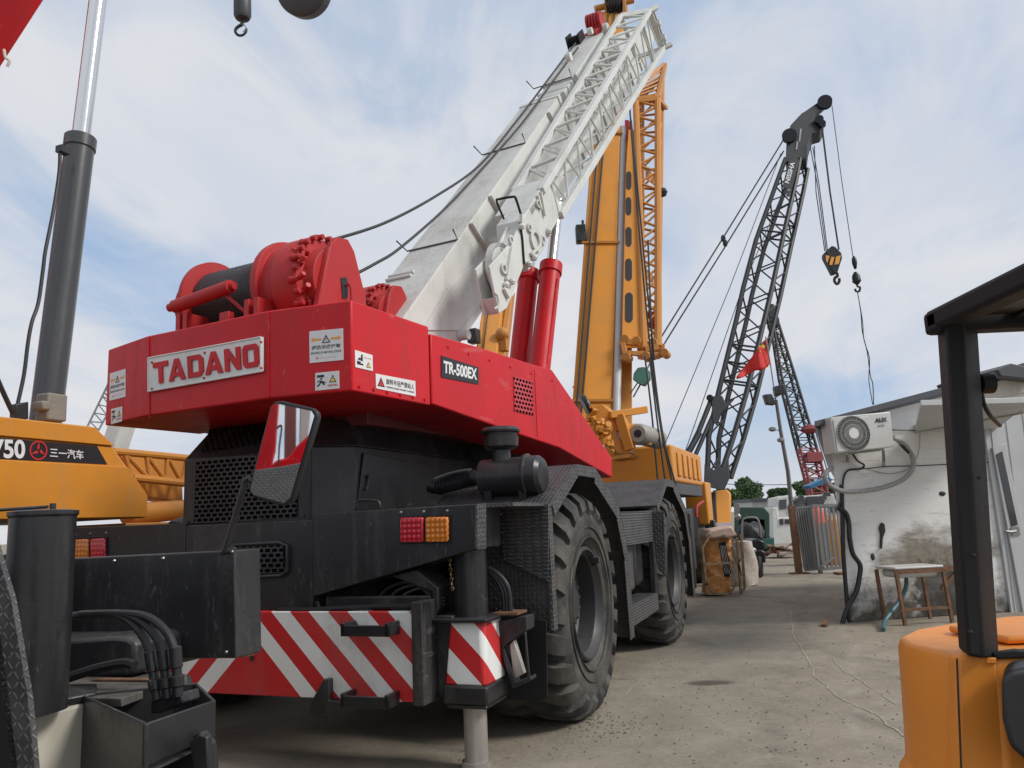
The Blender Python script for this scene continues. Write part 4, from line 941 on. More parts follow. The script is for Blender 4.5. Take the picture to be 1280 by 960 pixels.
p = S.X(64, 510, -.5); MB().box(p.x-.1,p.x+.1,p.y-.12,p.y+.12,p.z-.15,p.z+.15).box(p.x-.05,p.x+.12,p.y-.2,p.y-.1,p.z-.05,p.z+.05).build('valve_block', flat('dusty valve', (.22,.20,.17), .7), cyl2, .02)
MB().prism(S.Xs([(20,505),(36,502),(36,524),(20,524)], -.5), (-.1,0,0)).build('bracket', BLACK, sany, .01)
# its stowed lattice jib running forward beyond the body
lj = MB(); u0, u1 = S.X(140,564,-.3), S.X(250,574,-.3); l0, l1 = S.X(165,597,-.3), S.X(250,606,-.3)
jb = MB().tube([u0, u1], .045, 10).build('lattice_jib', YELD, sany); MB().tube([l0, l1], .05, 10).build('chord', YELD, jb)
for i in range(5):
    t0, t1 = i/4.2, (i+.5)/4.2; lj.tube([lerp(l0,l1,min(t0,1)), lerp(u0,u1,min(t1,1))], .028, 8); lj.tube([lerp(u0,u1,min(t1,1)), lerp(l0,l1,min((i+1)/4.2,1))], .028, 8)
lj.build('lacing', YELD, jb)
MB().prism(S.Xs([(150,568),(250,576),(250,606),(172,603)], -.75), (-.1,0,0)).build('boom_side', YELD, sany, .01)
a, b = S.X(183,641,-.5), S.X(228,637,-.5); MB().cyl(a-(b-a)*.5, b, .13, n=24).prism(S.Xs([(183,600),(228,604),(229,628),(184,622)], -.55), (-.3,0,0)).box(-2.0,-.3,a.y-.5,b.y+2,1.62,1.76).build('tilt_cylinder', YELD, sany, .01)

# red boom crossing the top left corner
rbm = thing('red_boom_crane', 'raised red boom cutting across the top left corner', 'crane', WF)
p0 = [WF.Y(px, py, 9.5) for px, py in ((-520,700),(-260,900),(66,-15),(-30,-60))]
q = [WF.Y(px, py, 10.4) for px, py in ((-480,640),(-400,703),(230,-270),(120,-330))]
mb = MB(); mb.prism(q, (0,-.9,0)); rb_ = mb.build('boom', RED, rbm, .02)
a, b, c, d = q
for i in range(13):
    t0 = i/14; e0, e1 = lerp(b,c,t0), lerp(a,d,t0+.05); MB().bar(e0+V((0,-.93,0)), e1+V((0,-.93,0)), .10, .06).build('stiffener', RED, rb_)
MB().box(a.x-.5, b.x+.5, 9.2, 10.8, 0, 1.2).build('carrier', RED, rbm, .05)
MB().tube([WF.Y(px, py, 9.3) for px, py in ((5,62),(7,72),(12,76),(9,83))], .018, 6, 3).build('loose_wire', CREAM, rbm)

# hooks hanging in at the top
hk1 = thing('crane_hook', 'small grey ball hook hanging in at the top, left of the larger block', 'hook', WF)
c0 = WF.Y(303, 0, 7.5); r_ = .085
MB().lathe([(-.40,.03),(-.36,.085),(0,.088),(.18,.088),(.215,.07),(.23,.035)], c0, (.02,0,-1), 28).build('hook_weight', flat('hook grey', (.07,.072,.075), .45, .3), hk1)
hp_ = [WF.Y(px, py, 7.5) for px, py in ((303,27),(302,31),(299,32.5),(295,36),(294.5,40.5),(298,44),(303,44),(307.5,40),(308,35.5))]
MB().tube(hp_, .019, 10, 5, r_end=.011).build('hook', BLACK, hk1); MB().tube([c0+V((0,0,.35)), c0+V((0,0,3))], .012).build('hook_rope', ROPE, hk1)
MB().tube([WF.Y(px, py, 7.47) for px, py in ((303,30),(307,33),(306.5,37),(304,40))], .006, 6, 3).build('safety_latch', STEEL, hk1)
hk2 = thing('hook_block', 'rounded grey hook block hanging in at the top edge', 'hook block', WF)
c0 = WF.Y(380, -14, 6.5); hb = MB(); nx = V((-.25,-1,-.35)).normalized()
hb.lathe([(-.09,.0),(-.09,.20),(-.06,.25),(.06,.25),(.09,.20),(.09,0)], c0, nx, 40)
hb.xf(Matrix.Translation(c0) @ Matrix.Diagonal((1.0,1,1,1)).to_4x4() @ Matrix.Translation(-c0))
hb.build('block_cheek', flat('block grey', (.08,.082,.085), .5, .2), hk2, .01)
MB().cyl(c0-nx*.12, c0+nx*.12, .05).build('block_pin', STEEL, hk2); MB().tube([c0+V((.1,0,.1)), c0+V((.12,0,3))], .012).tube([c0+V((-.1,0,.1)), c0+V((-.12,0,3))], .012).build('block_rope', ROPE, hk2)
# made-up red crane left of the viewer, added and shaped for the mirror's reflection
mn = -(G.m.to_3x3() @ V((0,1,0))); mp_ = G.m @ V((0, ym-.006, 0))
def RP(px, py, dist):
    d = ray(px, py); hit = CAM + d*((mp_-CAM).dot(mn)/d.dot(mn)); d = d.normalized(); r_ = d - mn*2*d.dot(mn); return hit + r_*dist
o_ = RP(354, 600, 6); rf_f = Frame(o_.x, o_.y, 238); ri = rf_f.i
rc_ = thing('added_mirror_crane', 'added red crane out of view, with pale post and tread plate deck, shaped for the square mirror', 'crane', rf_f)
def rq(pts, dist): return [ri @ RP(x, y, dist) for x, y in pts]
bkv = V((0, .5, 0))
MB().prism(rq([(280,640),(300,590),(352,583),(410,572),(410,680),(270,680)], 5.2), bkv).build('deck', tread_mat('pale tread plate', .03, (.12,.12,.12), (.26,.26,.26)), rc_, .01)
MB().prism(rq([(290,600),(300,540),(343,480),(350,480),(344,560),(336,592)], 5.6), bkv).build('side_panel', RED, rc_, .01)
MB().prism(rq([(330,592),(345,575),(360,572),(372,556),(390,540),(410,530),(410,600),(330,600)], 6.2), bkv).build('body', RED, rc_, .03)
MB().prism(rq([(357,440),(371,440),(370,575),(355,575)], 6.6), bkv).build('boom', paint('dull red brown', (.22,.09,.08), .5), rc_, .01)
MB().prism(rq([(377,440),(396,440),(384,560),(374,570)], 6.9), bkv).build('post', WHITE, rc_, .01)
MB().tube(rq([(348,590),(349,560),(352,535),(350,532),(346,536)], 5.5), .012, 6, 3).build('hose', RUBBERS, rc_)
MB().box(-1.5,1.5,1.0,3.5,.5,1.6).build('chassis', BLACKD, rc_, .02)

# ================================================================== yellow crane behind
kx = C.Y(841, 580, 9.0).x
K = fr_at(kx, 9.0)
yc = thing('yellow_crane', 'yellow crane with steep box boom and folded lattice jib, behind the red crane', 'mobile crane', K)
q = K.Ys([(700,552),(840,555),(842.5,602),(700,602)], 0); zt_, zb_ = q[1].z, q[2].z; yend = K.X(876,574,0).y
MB().box(-3.2, 0, 0, yend, zb_, zt_).build('engine_housing', YEL, yc, .05, seg=3)
MB().box(-3.1, -.02, .03, yend-.03, zb_-.24, zb_).build('black_skirt', BLACK, yc, .02)
for i in range(5):
    y0 = yend*(.12+.17*i); MB().box(0, .035, y0, y0+yend*.09, zb_+.12, zt_-.12).build('side_rib', YEL, yc, .015)
MB().box(-2.9,-.2,.3,yend+3,1.0,1.7).build('chassis_frame', BLACKD, yc, .02)
for yy in (1.0, 4.0, 6.2): MB().cyl((-.42,yy,.62),(-.05,yy,.62),.62,n=32).build('wheel', RUBBER, yc, .04); MB().cyl((-3,yy,.62),(-2.6,yy,.62),.62,n=32).build('wheel', RUBBER, yc, .04)
MB().box(-.5,.02,yend+.4,yend+1.2,1.3,2.3).build('cab_side', YEL, yc, .04)
MB().tube(K.Xs([(871,647),(871,634),(874,630),(879,627)], .1), .03, 8, 2).build('red_pipe', REDM, yc)
MB().box(-.1,.12,yend+.5,yend+.8,.6,1.4).build('side_box', BLACK, yc, .02)
# boom
D1, D2_ = 14.6, 20.5
def Y1(px, py): t = (560-py)/560; return WF.Y(px, py, 1/(1/D1+(1/D2_-1/D1)*t))
def W_(p): return K.i @ p
fb = [Y1(712,548), Y1(764.5,548)]; ft = [Y1(751.5,14), Y1(780,14)]
dp = V((.12,.95,0))*.85
def bl4(a, b, dv): return [W_(a), W_(b), W_(b+dv), W_(a+dv)]
boomk = MB().loft(bl4(fb[0], fb[1], dp), bl4(ft[0], ft[1], dp*.8)).build('boom', YEL, yc, .03)
for py in (110, 216, 357, 516):
    t = (548-py)/534; a = fb[0].lerp(ft[0], t)+V((-.05,-.03,0)); b = fb[1].lerp(ft[1], t)+V((.05,-.03,0)); MB().bar(W_(a), W_(b), .05).build('boom_collar', YELD, boomk)
for off in (.10, .22):
    a = fb[0].lerp(fb[1], off)+V((0,-.05,0)); b = ft[0].lerp(ft[1], .1+off*2.2)+V((0,-.05,0)); MB().tube([W_(a), W_(b)], .022).build('hoist_rope', ROPE, boomk)
ln1 = [Y1(757,500)+V((0,-.012,0)), Y1(759,330)+V((0,-.012,0)), Y1(754,262)+V((0,-.012,0))]
# rail / cylinder / lower outer side
MB().tube([W_(Y1(770,545)+V((0,-.02,0))), W_(Y1(779,160)+V((0,.0,0)))], .075, 16).build('silver_tube', METALW, yc)
MB().loft(bl4(Y1(766,545)+V((0,.5,0)), Y1(795,545)+V((0,.5,0)), dp*.5), bl4(Y1(775,160)+V((0,.5,0)), Y1(793,160)+V((0,.5,0)), dp*.4)).build('boom_side', YELD, yc, .02)
# slotted plate
sp_ = [Y1(775,438), Y1(806,438), Y1(803,330), Y1(797,205), Y1(790,168), Y1(784,168), Y1(781,210)]
pk = MB().prism([W_(p+V((0,-.25,0))) for p in sp_], W_(V((0,.06,0)))-W_(V((0,0,0)))).build('slotted_plate', YEL, yc, .01)
for cx_, y0, y1 in ((784,220,243),(783.5,252,275),(783.5,289,314),(783.5,328,356),(784,370,407)):
    w_ = 3.2+(y0-220)*.010
    pts = [(cx_-w_,y0+4),(cx_-w_*.6,y0+1),(cx_,y0),(cx_+w_*.6,y0+1),(cx_+w_,y0+4),(cx_+w_,y1-4),(cx_+w_*.6,y1-1),(cx_,y1),(cx_-w_*.6,y1-1),(cx_-w_,y1-4)]
    MB().prism([W_(Y1(*p)+V((0,-.262,0))) for p in pts], W_(V((0,-.01,0)))-W_(V((0,0,0)))).build('slot', INKB, pk)
# folded lattice jib
def Yj(px, py, dy): return W_(Y1(px, py)+V((0, dy, 0)))
ch = [(Yj(803,440,-.25), Yj(793,133,-.25)), (Yj(820,437,-.25), Yj(820,130,-.25)), (Yj(829,436,.75), Yj(832,85,.55)), (Yj(808,436,.75), Yj(806,100,.55))]
jk = None
for a, b in ch:
    o = MB().tube([a, b], .078, 8).build('lattice_jib' if jk is None else 'chord', YELD, yc if jk is None else jk)
    if jk is None: jk = o
lc = MB(); n = 13
for f0, f1 in ((0,1),(1,2),(2,3),(3,0)):
    for i in range(n):
        p, q_ = ch[f0], ch[f1]; a = lerp(p[0],p[1],i/n); b = lerp(q_[0],q_[1],(i+.5)/n); c = lerp(p[0],p[1],(i+1)/n); lc.tube([a,b], .030, 6); lc.tube([b,c], .030, 6)
lc.build('lacing', YELD, jk)
top4 = [c[1] for c in ch]; fr4 = MB()
for i in range(4): fr4.bar(top4[i], top4[(i+1)%4], .14)
ap = [Yj(800,98,.2), Yj(835,70,.4), Yj(838,120,.6), Yj(833,72,.7), Yj(815,75,.9)]
for a, b in ((top4[0],ap[0]),(top4[1],ap[2]),(top4[1],ap[1]),(top4[3],ap[0]),(ap[0],ap[1]),(top4[2],ap[3]),(ap[3],ap[1]),(ap[0],ap[4]),(ap[4],ap[1])): fr4.bar(a, b, .10)
for i in range(7): fr4.bar(lerp(top4[0],ap[0],i/7), lerp(top4[1],ap[1],i/7), .05)
fr4.build('jib_head', YELD, jk, .01)
bt = [c[0] for c in ch]; bf = MB()
for i in range(4): bf.bar(bt[i], bt[(i+1)%4], .13)
bf.bar(Yj(776,430,-.25), Yj(828,437,-.2), .14, .12).bar(Yj(776,430,-.25), Yj(780,447,-.25), .10).bar(Yj(782,445,-.3), Yj(826,447,-.2), .09)
for px, py in ((778,428),(792,430),(779,450),(803,449),(826,445),(812,432)): a = Yj(px,py,-.35); bf.cyl(a, a+V((0,.3,0)), .085, n=14)
bf.build('jib_foot', YELD, jk, .01)
for px, py in ((805,335),(812,215)): MB().prism([Yj(px-6,py-6,-.1),Yj(px+16,py+6,.3),Yj(px+16,py+16,.3),Yj(px-6,py+10,-.1)], (0,.05,0)).build('jib_gusset', YELD, jk)
MB().prism([Yj(x,y,-.1) for x,y in ((808,392),(818,390),(818,408),(809,410))], (0,.3,0)).build('red_sheave', REDM, jk)
MB().prism([Yj(x,y,.0) for x,y in ((781,150),(786,150),(787,170),(781,172))], (0,.3,0)).build('red_sheave', REDM, jk)
MB().sph(Yj(831,234,.3), .12, 8).build('jib_lamp', BLACK, jk)
# boom tip sheaves behind the white boom
tp = Y1(768,10); hd_ = MB().cyl(W_(tp+V((-.55,0,-.0))), W_(tp+V((.55,0,.22))), .09, n=16)
hd_.prism([W_(tp+V(p)) for p in ((.20,-.1,-.3),(.32,-.1,-.3),(.30,-.1,.50),(.22,-.1,.50))], (0,.2,0)).prism([W_(tp+V(p)) for p in ((-.30,-.1,-.3),(-.20,-.1,-.3),(-.22,-.1,.30),(-.28,-.1,.30))], (0,.2,0))
hh = hd_.build('boom_head', YELD, boomk, .01); ms = MB()
for i in range(6): ms.lathe([(-.02,.30),(0,.25),(.02,.30)], W_(tp+V((-.16+.07*i,0,.05))), (1,0,0), 24, close=True).cyl(W_(tp+V((-.17+.07*i,0,.05))), W_(tp+V((-.15+.07*i,0,.05))), .26)
ms.build('head_sheave', ROPE, hh)
# ropes falling from the jib foot
for k, (x0, y0, x1, y1, x2, y2) in enumerate(((806,445,815,520,823,610),(812,447,822,530,833,612),(814,449,826,535,841,606),(816,449,828,540,845,608),(810,300,813,380,816,449),(786,120,800,300,814,450),(789,150,806,330,818,450))):
    MB().tube([W_(WF.Y(x0,y0,14.2)), W_(WF.Y(x1,y1,14.0)), W_(WF.Y(x2,y2,13.9))], .017, 6, 4).build('hoist_rope', ROPE, yc)
MB().tube([Yj(800,480,-.2), Yj(813,450,-.2)], .012).tube([Yj(790,498,-.2), Yj(801,478,-.2)], .015).tube([Yj(786,494,-.2), Yj(797,478,-.2)], .012).build('hoist_rope', ROPE, yc)
gq = [(789,470),(794,463),(802,462),(807,466),(808,476),(801,485),(795,483),(788,478)]
MB().prism([Yj(x,y,-.3) for x,y in gq], (.0,.22,0)).build('green_rope_clamp', flat('green clamp', (.02,.10,.07), .5), yc, .02)
# winch cluster at the boom foot, muffler and arms
wk = MB(); random.seed(5)
def Yk(px, py, dy=0): return W_(WF.Y(px, py, 13.6+dy))
wk.prism([Yk(x,y) for x,y in ((737,508),(752,505),(770,520),(772,545),(788,566),(764,572),(752,548))], (0,.5,0)).prism([Yk(x,y) for x,y in ((757,560),(790,568),(786,572),(764,575))], (0,.6,0))
for i in range(60):
    px = random.uniform(740,765); py = 512+(px-740)*1.2+random.uniform(-4,24); p = Yk(px, py, -.05); wk.cyl(p, p+V((random.uniform(-.1,.1),-.12,random.uniform(-.1,.1))), random.uniform(.025,.06), n=8)
wk.build('winch', YEL, yc, .006)
MB().cyl(Yk(731,510,.1), Yk(737,507,.1), .24, n=24).build('winch_end', BLACK, yc, .03)
MB().bar(Yk(762,519,-.1), Yk(808,512,.2), .10, .12).bar(Yk(770,535,0), Yk(796,534,.2), .12, .12).bar(Yk(786,552,0), Yk(812,553,.2), .12, .10).bar(Yk(775,518), Yk(788,562), .22, .16).build('support_arm', YEL, yc, .01)
a, b = Yk(797,542,-.1), Yk(822,549,.9); d_ = (b-a).normalized(); ln_ = (b-a).length
mf = MB().lathe([(.05,.0),(.05,.06),(0,.07),(0,.14),(.03,.17),(.10,.18),(ln_,.18),(ln_+.05,.14)], a, d_, 28).build('muffler', flat('muffler steel', (.36,.34,.30), .6, .4), yc)
MB().cyl(a-d_*.005, a+d_*.02, .065, n=20).build('muffler_outlet', INKB, mf)
a = Y1(726,295)+V((0,-.1,0)); lm = MB().box(-.12,.12,-.12,.12,-.2,.2); lm.v = [tuple(W_(V(p)+a)) for p in lm.v]
lm.build('work_lamp', BLACK, yc, .03); MB().tube([W_(a+V((.05,0,.1))), W_(a+V((.05,0,.32)))], .03).build('lamp_bracket', BLACK, yc)

# second yellow boom between the white boom and the red cylinders
yb2 = thing('yellow_boom_crane', 'short stretch of yellow boom with black lamp, seen between the white boom and red cylinders', 'crane', Frame(-.9, 13.0, 21))
i2 = yb2.matrix_world.inverted()
def Z2(px, py, Y): return i2 @ WF.Y(px, py, Y)
MB().loft([Z2(590,470,13), Z2(618,470,13), Z2(624,470,13.6), Z2(596,470,13.6)], [Z2(611,330,15), Z2(634,330,15), Z2(640,330,15.5), Z2(616,330,15.5)]).build('boom', YEL, yb2, .02)
MB().loft([Z2(619,470,13.2), Z2(629,470,13.2), Z2(633,470,13.6), Z2(624,470,13.6)], [Z2(638,330,15.1), Z2(645,330,15.1), Z2(648,330,15.5), Z2(640,330,15.5)]).build('jib', YELD, yb2, .02)
MB().tube([Z2(600,470,12.97), Z2(617,330,14.9)], .012).build('hoist_rope', ROPE, yb2)
p = Z2(628, 418, 13.6); MB().sph(p, .13, 10).box(p.x-.06,p.x+.08,p.y-.05,p.y+.1,p.z-.3,p.z).build('boom_bracket', YELD, yb2, .01)
p = Z2(593, 420, 13.4); MB().box(p.x-.10,p.x+.08,p.y-.1,p.y+.1,p.z-.13,p.z+.12).build('work_lamp', BLACK, yb2, .02)
MB().box(-1.2,1.2,0,3,.8,2.2).build('carrier', YEL, yb2, .05)

# ================================================================== black lattice crane
NY = 27.0
NF = Frame(*(WF.Y(897, 600, NY).xy), 20)
nc = thing('lattice_crane', 'tall dark lattice boom crane with yellow body, in the centre right background', 'crawler crane', NF)
def NP(px, py, d=0): return NF.i @ (WF.Y(px, py, NY + (600-py)/480*5) + V((.35,.94,0))*d)
st = [(596,884,908),(545,886,925),(491,898,941),(397,921,964),(360,929,973),(300,945,986),(225,972,1003),(198,982,1008)]
def chord_pts(side, dd, off): return [NP((r if side else l)+off, y, dd) for y, l, r in st]
cps = [chord_pts(0,0,0), chord_pts(1,0,-8), chord_pts(1,1.1,1), chord_pts(0,1.1,8)]
nb_ = None
for c in cps:
    o = MB().tube(c, .095, 8).build('lattice_boom' if nb_ is None else 'chord', CRANEBLK, nc if nb_ is None else nb_)
    if nb_ is None: nb_ = o
def interp(c, t):
    k = min(int(t*(len(c)-1)), len(c)-2); return c[k].lerp(c[k+1], t*(len(c)-1)-k)
def samp(c, n):
    L_ = [0]
    for a, b in zip(c, c[1:]): L_.append(L_[-1]+(b-a).length)
    out = []
    for i in range(n+1):
        s_ = L_[-1]*i/n; k = 0
        while k < len(c)-2 and L_[k+1] < s_: k += 1
        out.append(c[k].lerp(c[k+1], (s_-L_[k])/(L_[k+1]-L_[k])))
    return out
ns = 19; sm = [samp(c, ns) for c in cps]; lc = MB()
for f0, f1 in ((0,1),(1,2),(2,3),(3,0)):
    for i in range(ns):
        if i % 2: lc.tube([sm[f0][i], sm[f1][i+1]], .032, 6)
        else: lc.tube([sm[f1][i], sm[f0][i+1]], .032, 6)
for i in (5, 6, 7, 14, 15):
    for f0, f1 in ((0,1),(1,2),(2,3),(3,0)): lc.tube([sm[f0][i], sm[f1][i]], .04, 6)
lc.build('lacing', CRANEBLK, nb_)
MB().prism([NP(x,y,-.1) for x,y in ((881,580),(893,588),(897,578),(904,588),(911,575),(912,598),(905,613),(880,608))], (0,.15,0)).build('boom_foot', CRANEBLK, nb_, .02)
MB().prism([NP(x,y,-.12) for x,y in ((887,496),(903,495),(907,504),(918,499),(902,517),(896,532),(891,527),(890,505))], (0,.2,0)).cyl(NP(888,498,-.2), NP(888,498,.1), .12).build('boom_bracket', CRANEBLK, nb_, .02)
hd_ = MB().prism([NP(x,y,-.05) for x,y in ((982,203),(983,180),(988,157),(1003,141),(1012,140),(1026,148),(1030,155),(1025,165),(1015,168),(1010,183),(1008,200))], (.0,1.1,0))
hh = hd_.build('boom_head', CRANEBLK, nc, .03)
MB().prism([NP(x,y,-.05) for x,y in ((1003,142),(1020,130),(1026,127),(1030,135),(1018,146))], (0,.3,0)).build('head_arm', CRANEBLK, hh, .02)
for px, py, r_ in ((1031,130,.30),(987,172,.30),(1024,152,.18),(1028,157,.14)): MB().lathe([(-.1,0),(-.1,r_),(-.02,r_*.85),(.1,r_),(.1,0)], NP(px,py,-.15), (0,1,0), 28).build('head_sheave', CRANEBLK, hh)
for px, py, h_ in ((1000,170,8),(996,183,5)): MB().prism([NP(x,y,-.08) for x,y in ((px-1.6,py+h_),(px+.2,py+h_),(px+2.2,py-h_),(px,py-h_))], (0,.02,0)).build('head_slot', INKW if False else flat('sky slot', (.30,.32,.35), .6), hh)
sg = [NP(x,y,-.2) for x,y in ((978,236),(990,240),(999,203),(987,200))]; so_ = MB().prism(sg, (0,.04,0)).build('boom_sign', CRANEBLK, nc, .01)
MB().prism([NP(x,y,-.18) for x,y in ((983,247),(987,248),(989,240),(983,239))], (0,.04,0)).build('sign_tab', CRANEBLK, so_)
bl_, br_, tl2 = NP(986.5,232,-.21), NP(994,206,-.21), NP(981,230.5,-.21)
text('NISSHA', bl_, br_, tl2, INKW, so_, depth=.002, bold=.02)
def nrope(pts, r_=.022, d0=0, nm='pendant_rope', par=nc): return MB().tube([NP(x,y,d0) for x,y in pts], r_, 6).build(nm, ROPEL, par)
nrope([(981,172),(904,297),(841,398),(815,440)], .03); nrope([(979,184),(906,303),(846,398),(820,440)], .03, .4)
nrope([(976,192),(912,360),(832.5,552)], .016); nrope([(985,225),(928,360),(857,563)], .016)
for px, py in ((904,298),(906.5,304)): MB().sph(NP(px,py), .10, 8, (1,1,1.6)).build('rope_socket', CRANEBLK, nc)
MB().tube([NP(858,570), NP(873,540), NP(889,500)], .09, 8).build('backstay', CRANEBLK, nc); MB().tube([NP(867,574), NP(896,508)], .075, 8).build('backstay', CRANEBLK, nc)
MB().tube([NP(858,570), NP(874,541)], .11, 8).build('backstay', CRANEBLK, nc)
MB().prism([NP(x,y,.5) for x,y in ((890,614),(906,611),(912,616),(912,662),(893,664))], (-.15,1.6,0)).build('cab', YEL, nc, .06)
MB().prism([NP(x,y,.45) for x,y in ((872,617),(893,614),(893,664),(872,664))], (0,1.5,0)).build('engine_bay', BLACKD, nc, .03)
MB().prism([NP(x,y,.3) for x,y in ((862,655),(914,653),(914,659),(862,661))], (0,.5,0)).build('deck_plate', flat('pale deck', (.35,.30,.29), .6), nc)
MB().box(-3.5,-.1,.5,4.5,0,1.3).build('crawler_track', BLACKD, nc, .2)
def blockthing(name, label, cat, px, py):
    o = WF.Y(px, py, 31); return thing(name, label, cat, Frame(o.x, o.y, 0))
hb = blockthing('hook_block', 'dark hook block with orange and black stripes under the dark lattice boom', 'hook block', 1042, 330); ih = hb.matrix_world.inverted()
def HP(px, py, Y=31.0): return ih @ WF.Y(px, py, Y)
o = MB().prism([HP(x,y) for x,y in ((1040,307),(1044,308),(1052,316),(1053,322),(1047,341),(1042,342),(1031,321),(1031,316))], (0,.35,0)).build('block_body', CRANEBLK, hb, .03)
for i, q in enumerate((((1032,319),(1037,320),(1034,329),(1032.5,325)),((1039,321),(1043,321.5),(1040,331.5),(1036.5,331)),((1045,321),(1051,319),(1048.5,330),(1043,331)))): MB().prism([HP(*p, 30.99) for p in q], (0,-.01,0)).build('stripe', INKO, o)
MB().tube([HP(x,y) for x,y in ((1046,341),(1047,345),(1044,347),(1043,351),(1046,355),(1049,352),(1049,348))], .06, 8, 3).build('hook', CRANEBLK, hb)
for q in (((1013,184),(1022,232),(1033,316)),((1016,184),(1024,232),(1035,318)),((1028,158),(1038,240),(1049,312)),((1018,182),(1020,240),(1031,314)),((1027,160),(1037,240),(1048,312))): MB().tube([HP(x,y) for x,y in q], .02, 6).build('block_rope', ROPEL, hb)
bh = blockthing('ball_hook', 'slim dark ball hook on a thin rope with a tag line trailing to the roof', 'hook', 1070, 340); ih = bh.matrix_world.inverted()
MB().lathe([(0,.03),(.12,.09),(.3,.10),(.5,.06),(.55,.03)], HP(1067,320), (HP(1070,342)-HP(1067,320)), 14).lathe([(0,.05),(.15,.15),(.4,.17),(.52,.06)], HP(1069,340), (.05,0,-1), 16).build('hook_weight', CRANEBLK, bh)
MB().tube([HP(x,y) for x,y in ((1071,354),(1072,358),(1075,359),(1074,364),(1070,364),(1069,361))], .045, 8, 3).build('hook', CRANEBLK, bh)
MB().tube([HP(x,y) for x,y in ((1040,132),(1052,225),(1066,320))], .016, 6).build('hook_rope', ROPEL, bh)
MB().tube([HP(x,y) for x,y in ((1072,366),(1076,390),(1078,415),(1084,440),(1088,470),(1091,480),(1092,506))], .018, 6, 3).tube([HP(x,y) for x,y in ((1072,366),(1078,400),(1080,425),(1087,448),(1086,475),(1091,506))], .016, 6, 3).build('tag_line', ROPEL, bh)

# second, farther lattice crane
QY = 44.0
QF = Frame(*(WF.Y(1025, 620, QY).xy), 10)
qc = thing('red_lattice_crane', 'farther lattice boom crane, grey above and red below, right of the lamp pole', 'crawler crane', QF)
def QP(px, py, d=0): return QF.i @ (WF.Y(px, py, QY + (620-py)/480*4) + V((.1,1,0))*d)
def qsec(st, mat, name, ns):
    cps = [[QP(l, y, 0) for y, l, r in st], [QP(r-3, y, 0) for y, l, r in st], [QP(r, y, 1.5) for y, l, r in st], [QP(l+4, y, 1.5) for y, l, r in st]]; base = None
    for c in cps:
        o = MB().tube(c, .085, 6).build(name if base is None else 'chord', mat, qc if base is None else base)
        if base is None: base = o
    sm = [samp(c, ns) for c in cps]; lc = MB()
    for f0, f1 in ((0,1),(1,2),(2,3),(3,0)):
        for i in range(ns):
            lc.tube([sm[f0][i], sm[f1][i+1]] if i % 2 else [sm[f1][i], sm[f0][i+1]], .04, 5); lc.tube([sm[f0][i], sm[f1][i]], .03, 5)
    lc.build('lacing', mat, base); return base
qsec([(400,966,975),(470,977,997),(560,1000,1024)], CRANEBLK, 'upper_boom', 13)
REDQ = paint('faded red paint', (.24,.03,.035), .5, .2)
qsec([(560,1000,1024),(600,1011,1035),(655,1022,1042)], REDQ, 'lower_boom', 10)
MB().prism([QP(x,y,-.1) for x,y in ((959,380),(967,380),(974,400),(973,408),(962,407))], (0,1.2,0)).build('boom_head', CRANEBLK, qc, .05)
MB().prism([QP(x,y,-.3) for x,y in ((1007,566),(1026,565),(1027,577),(1008,578))], (0,1.2,0)).build('red_box', REDQ, qc, .02)
MB().sph(QP(1011,537,-.2), .35, 8, (1.4,1,.8)).build('boom_lamp', REDQ, qc); MB().tube([QP(1018,535), QP(1045,625)], .03).build('pendant_rope', ROPEL, qc)
MB().box(.3,3.5,0,5,0,1.5).build('carrier', REDQ, qc, .1)

# ================================================================== lamp pole and flag
pb_ = WF.Z(999, 717, 0); PF = Frame(pb_.x, pb_.y, 0); pole = thing('lamp_pole', 'thin leaning steel pole with two floodlights and rusty foot, in front of the gate', 'lamp pole', PF)
def PP(px, py, dy=0): return PF.Y(px, py, dy)
MB().bar(PP(999,717), PP(989,632), .17, .14).box(PP(999,717).x-.22, PP(999,717).x+.22, -.15, .15, 0, .03).build('pole_foot', RUST, pole, .01)
MB().tube([PP(990,640), PP(985,590), PP(976,540), PP(970,500)], .055, 10, r_end=.04).build('pole', flat('weathered pole', (.16,.155,.14), .7, .3), pole)
MB().tube([PP(970,502), PP(963,455), PP(957,421)], .018, 8).build('pole_tip', STEEL, pole)
for q in (((955,493),(965,492),(970,503),(969,506),(959,505)),((968,483),(980,479.5),(982,492),(970,494))): MB().prism([PP(x,y,-.15) for x,y in q], (0,.2,0)).build('floodlight', BLACK, pole, .02)
MB().bar(PP(966,499), PP(975,493), .04).bar(PP(971,538), PP(977,537), .03).build('lamp_bracket', STEEL, pole)
for px, py in ((965.5,536.5),(976,550)): MB().sph(PP(px,py,-.1), .08, 10, (1.3,1,.8)).build('small_lamp', STEEL, pole)
fl = MB(); rows = 8; cols = 14; a_, b_, c_, d_ = (958.5,423), (963,453), (920,474), (944,437)
grid = []
for j in range(rows+1):
    for i in range(cols+1):
        u = i/cols; v = j/rows; top = (958.5+(936-958.5)*u**.9, 423+(452-423)*u) if u < .6 else (958.5+(936-958.5)*.6**.9+(919-944.3)*(u-.6)/.4*.95, 440.4+(471-440.4)*(u-.6)/.4)
        bot = (963+(921-963)*u, 454+(474-454)*u**.8+3*math.sin(u*9)*(1-u))
        x = top[0]+(bot[0]-top[0])*v; y = top[1]+(bot[1]-top[1])*v; p = PP(x, y, .10*math.sin(u*10+v*2)); grid.append(p)
fl.v = [tuple(p) for p in grid]; fl.f = [(j*(cols+1)+i, j*(cols+1)+i+1, (j+1)*(cols+1)+i+1, (j+1)*(cols+1)+i) for j in range(rows) for i in range(cols)]
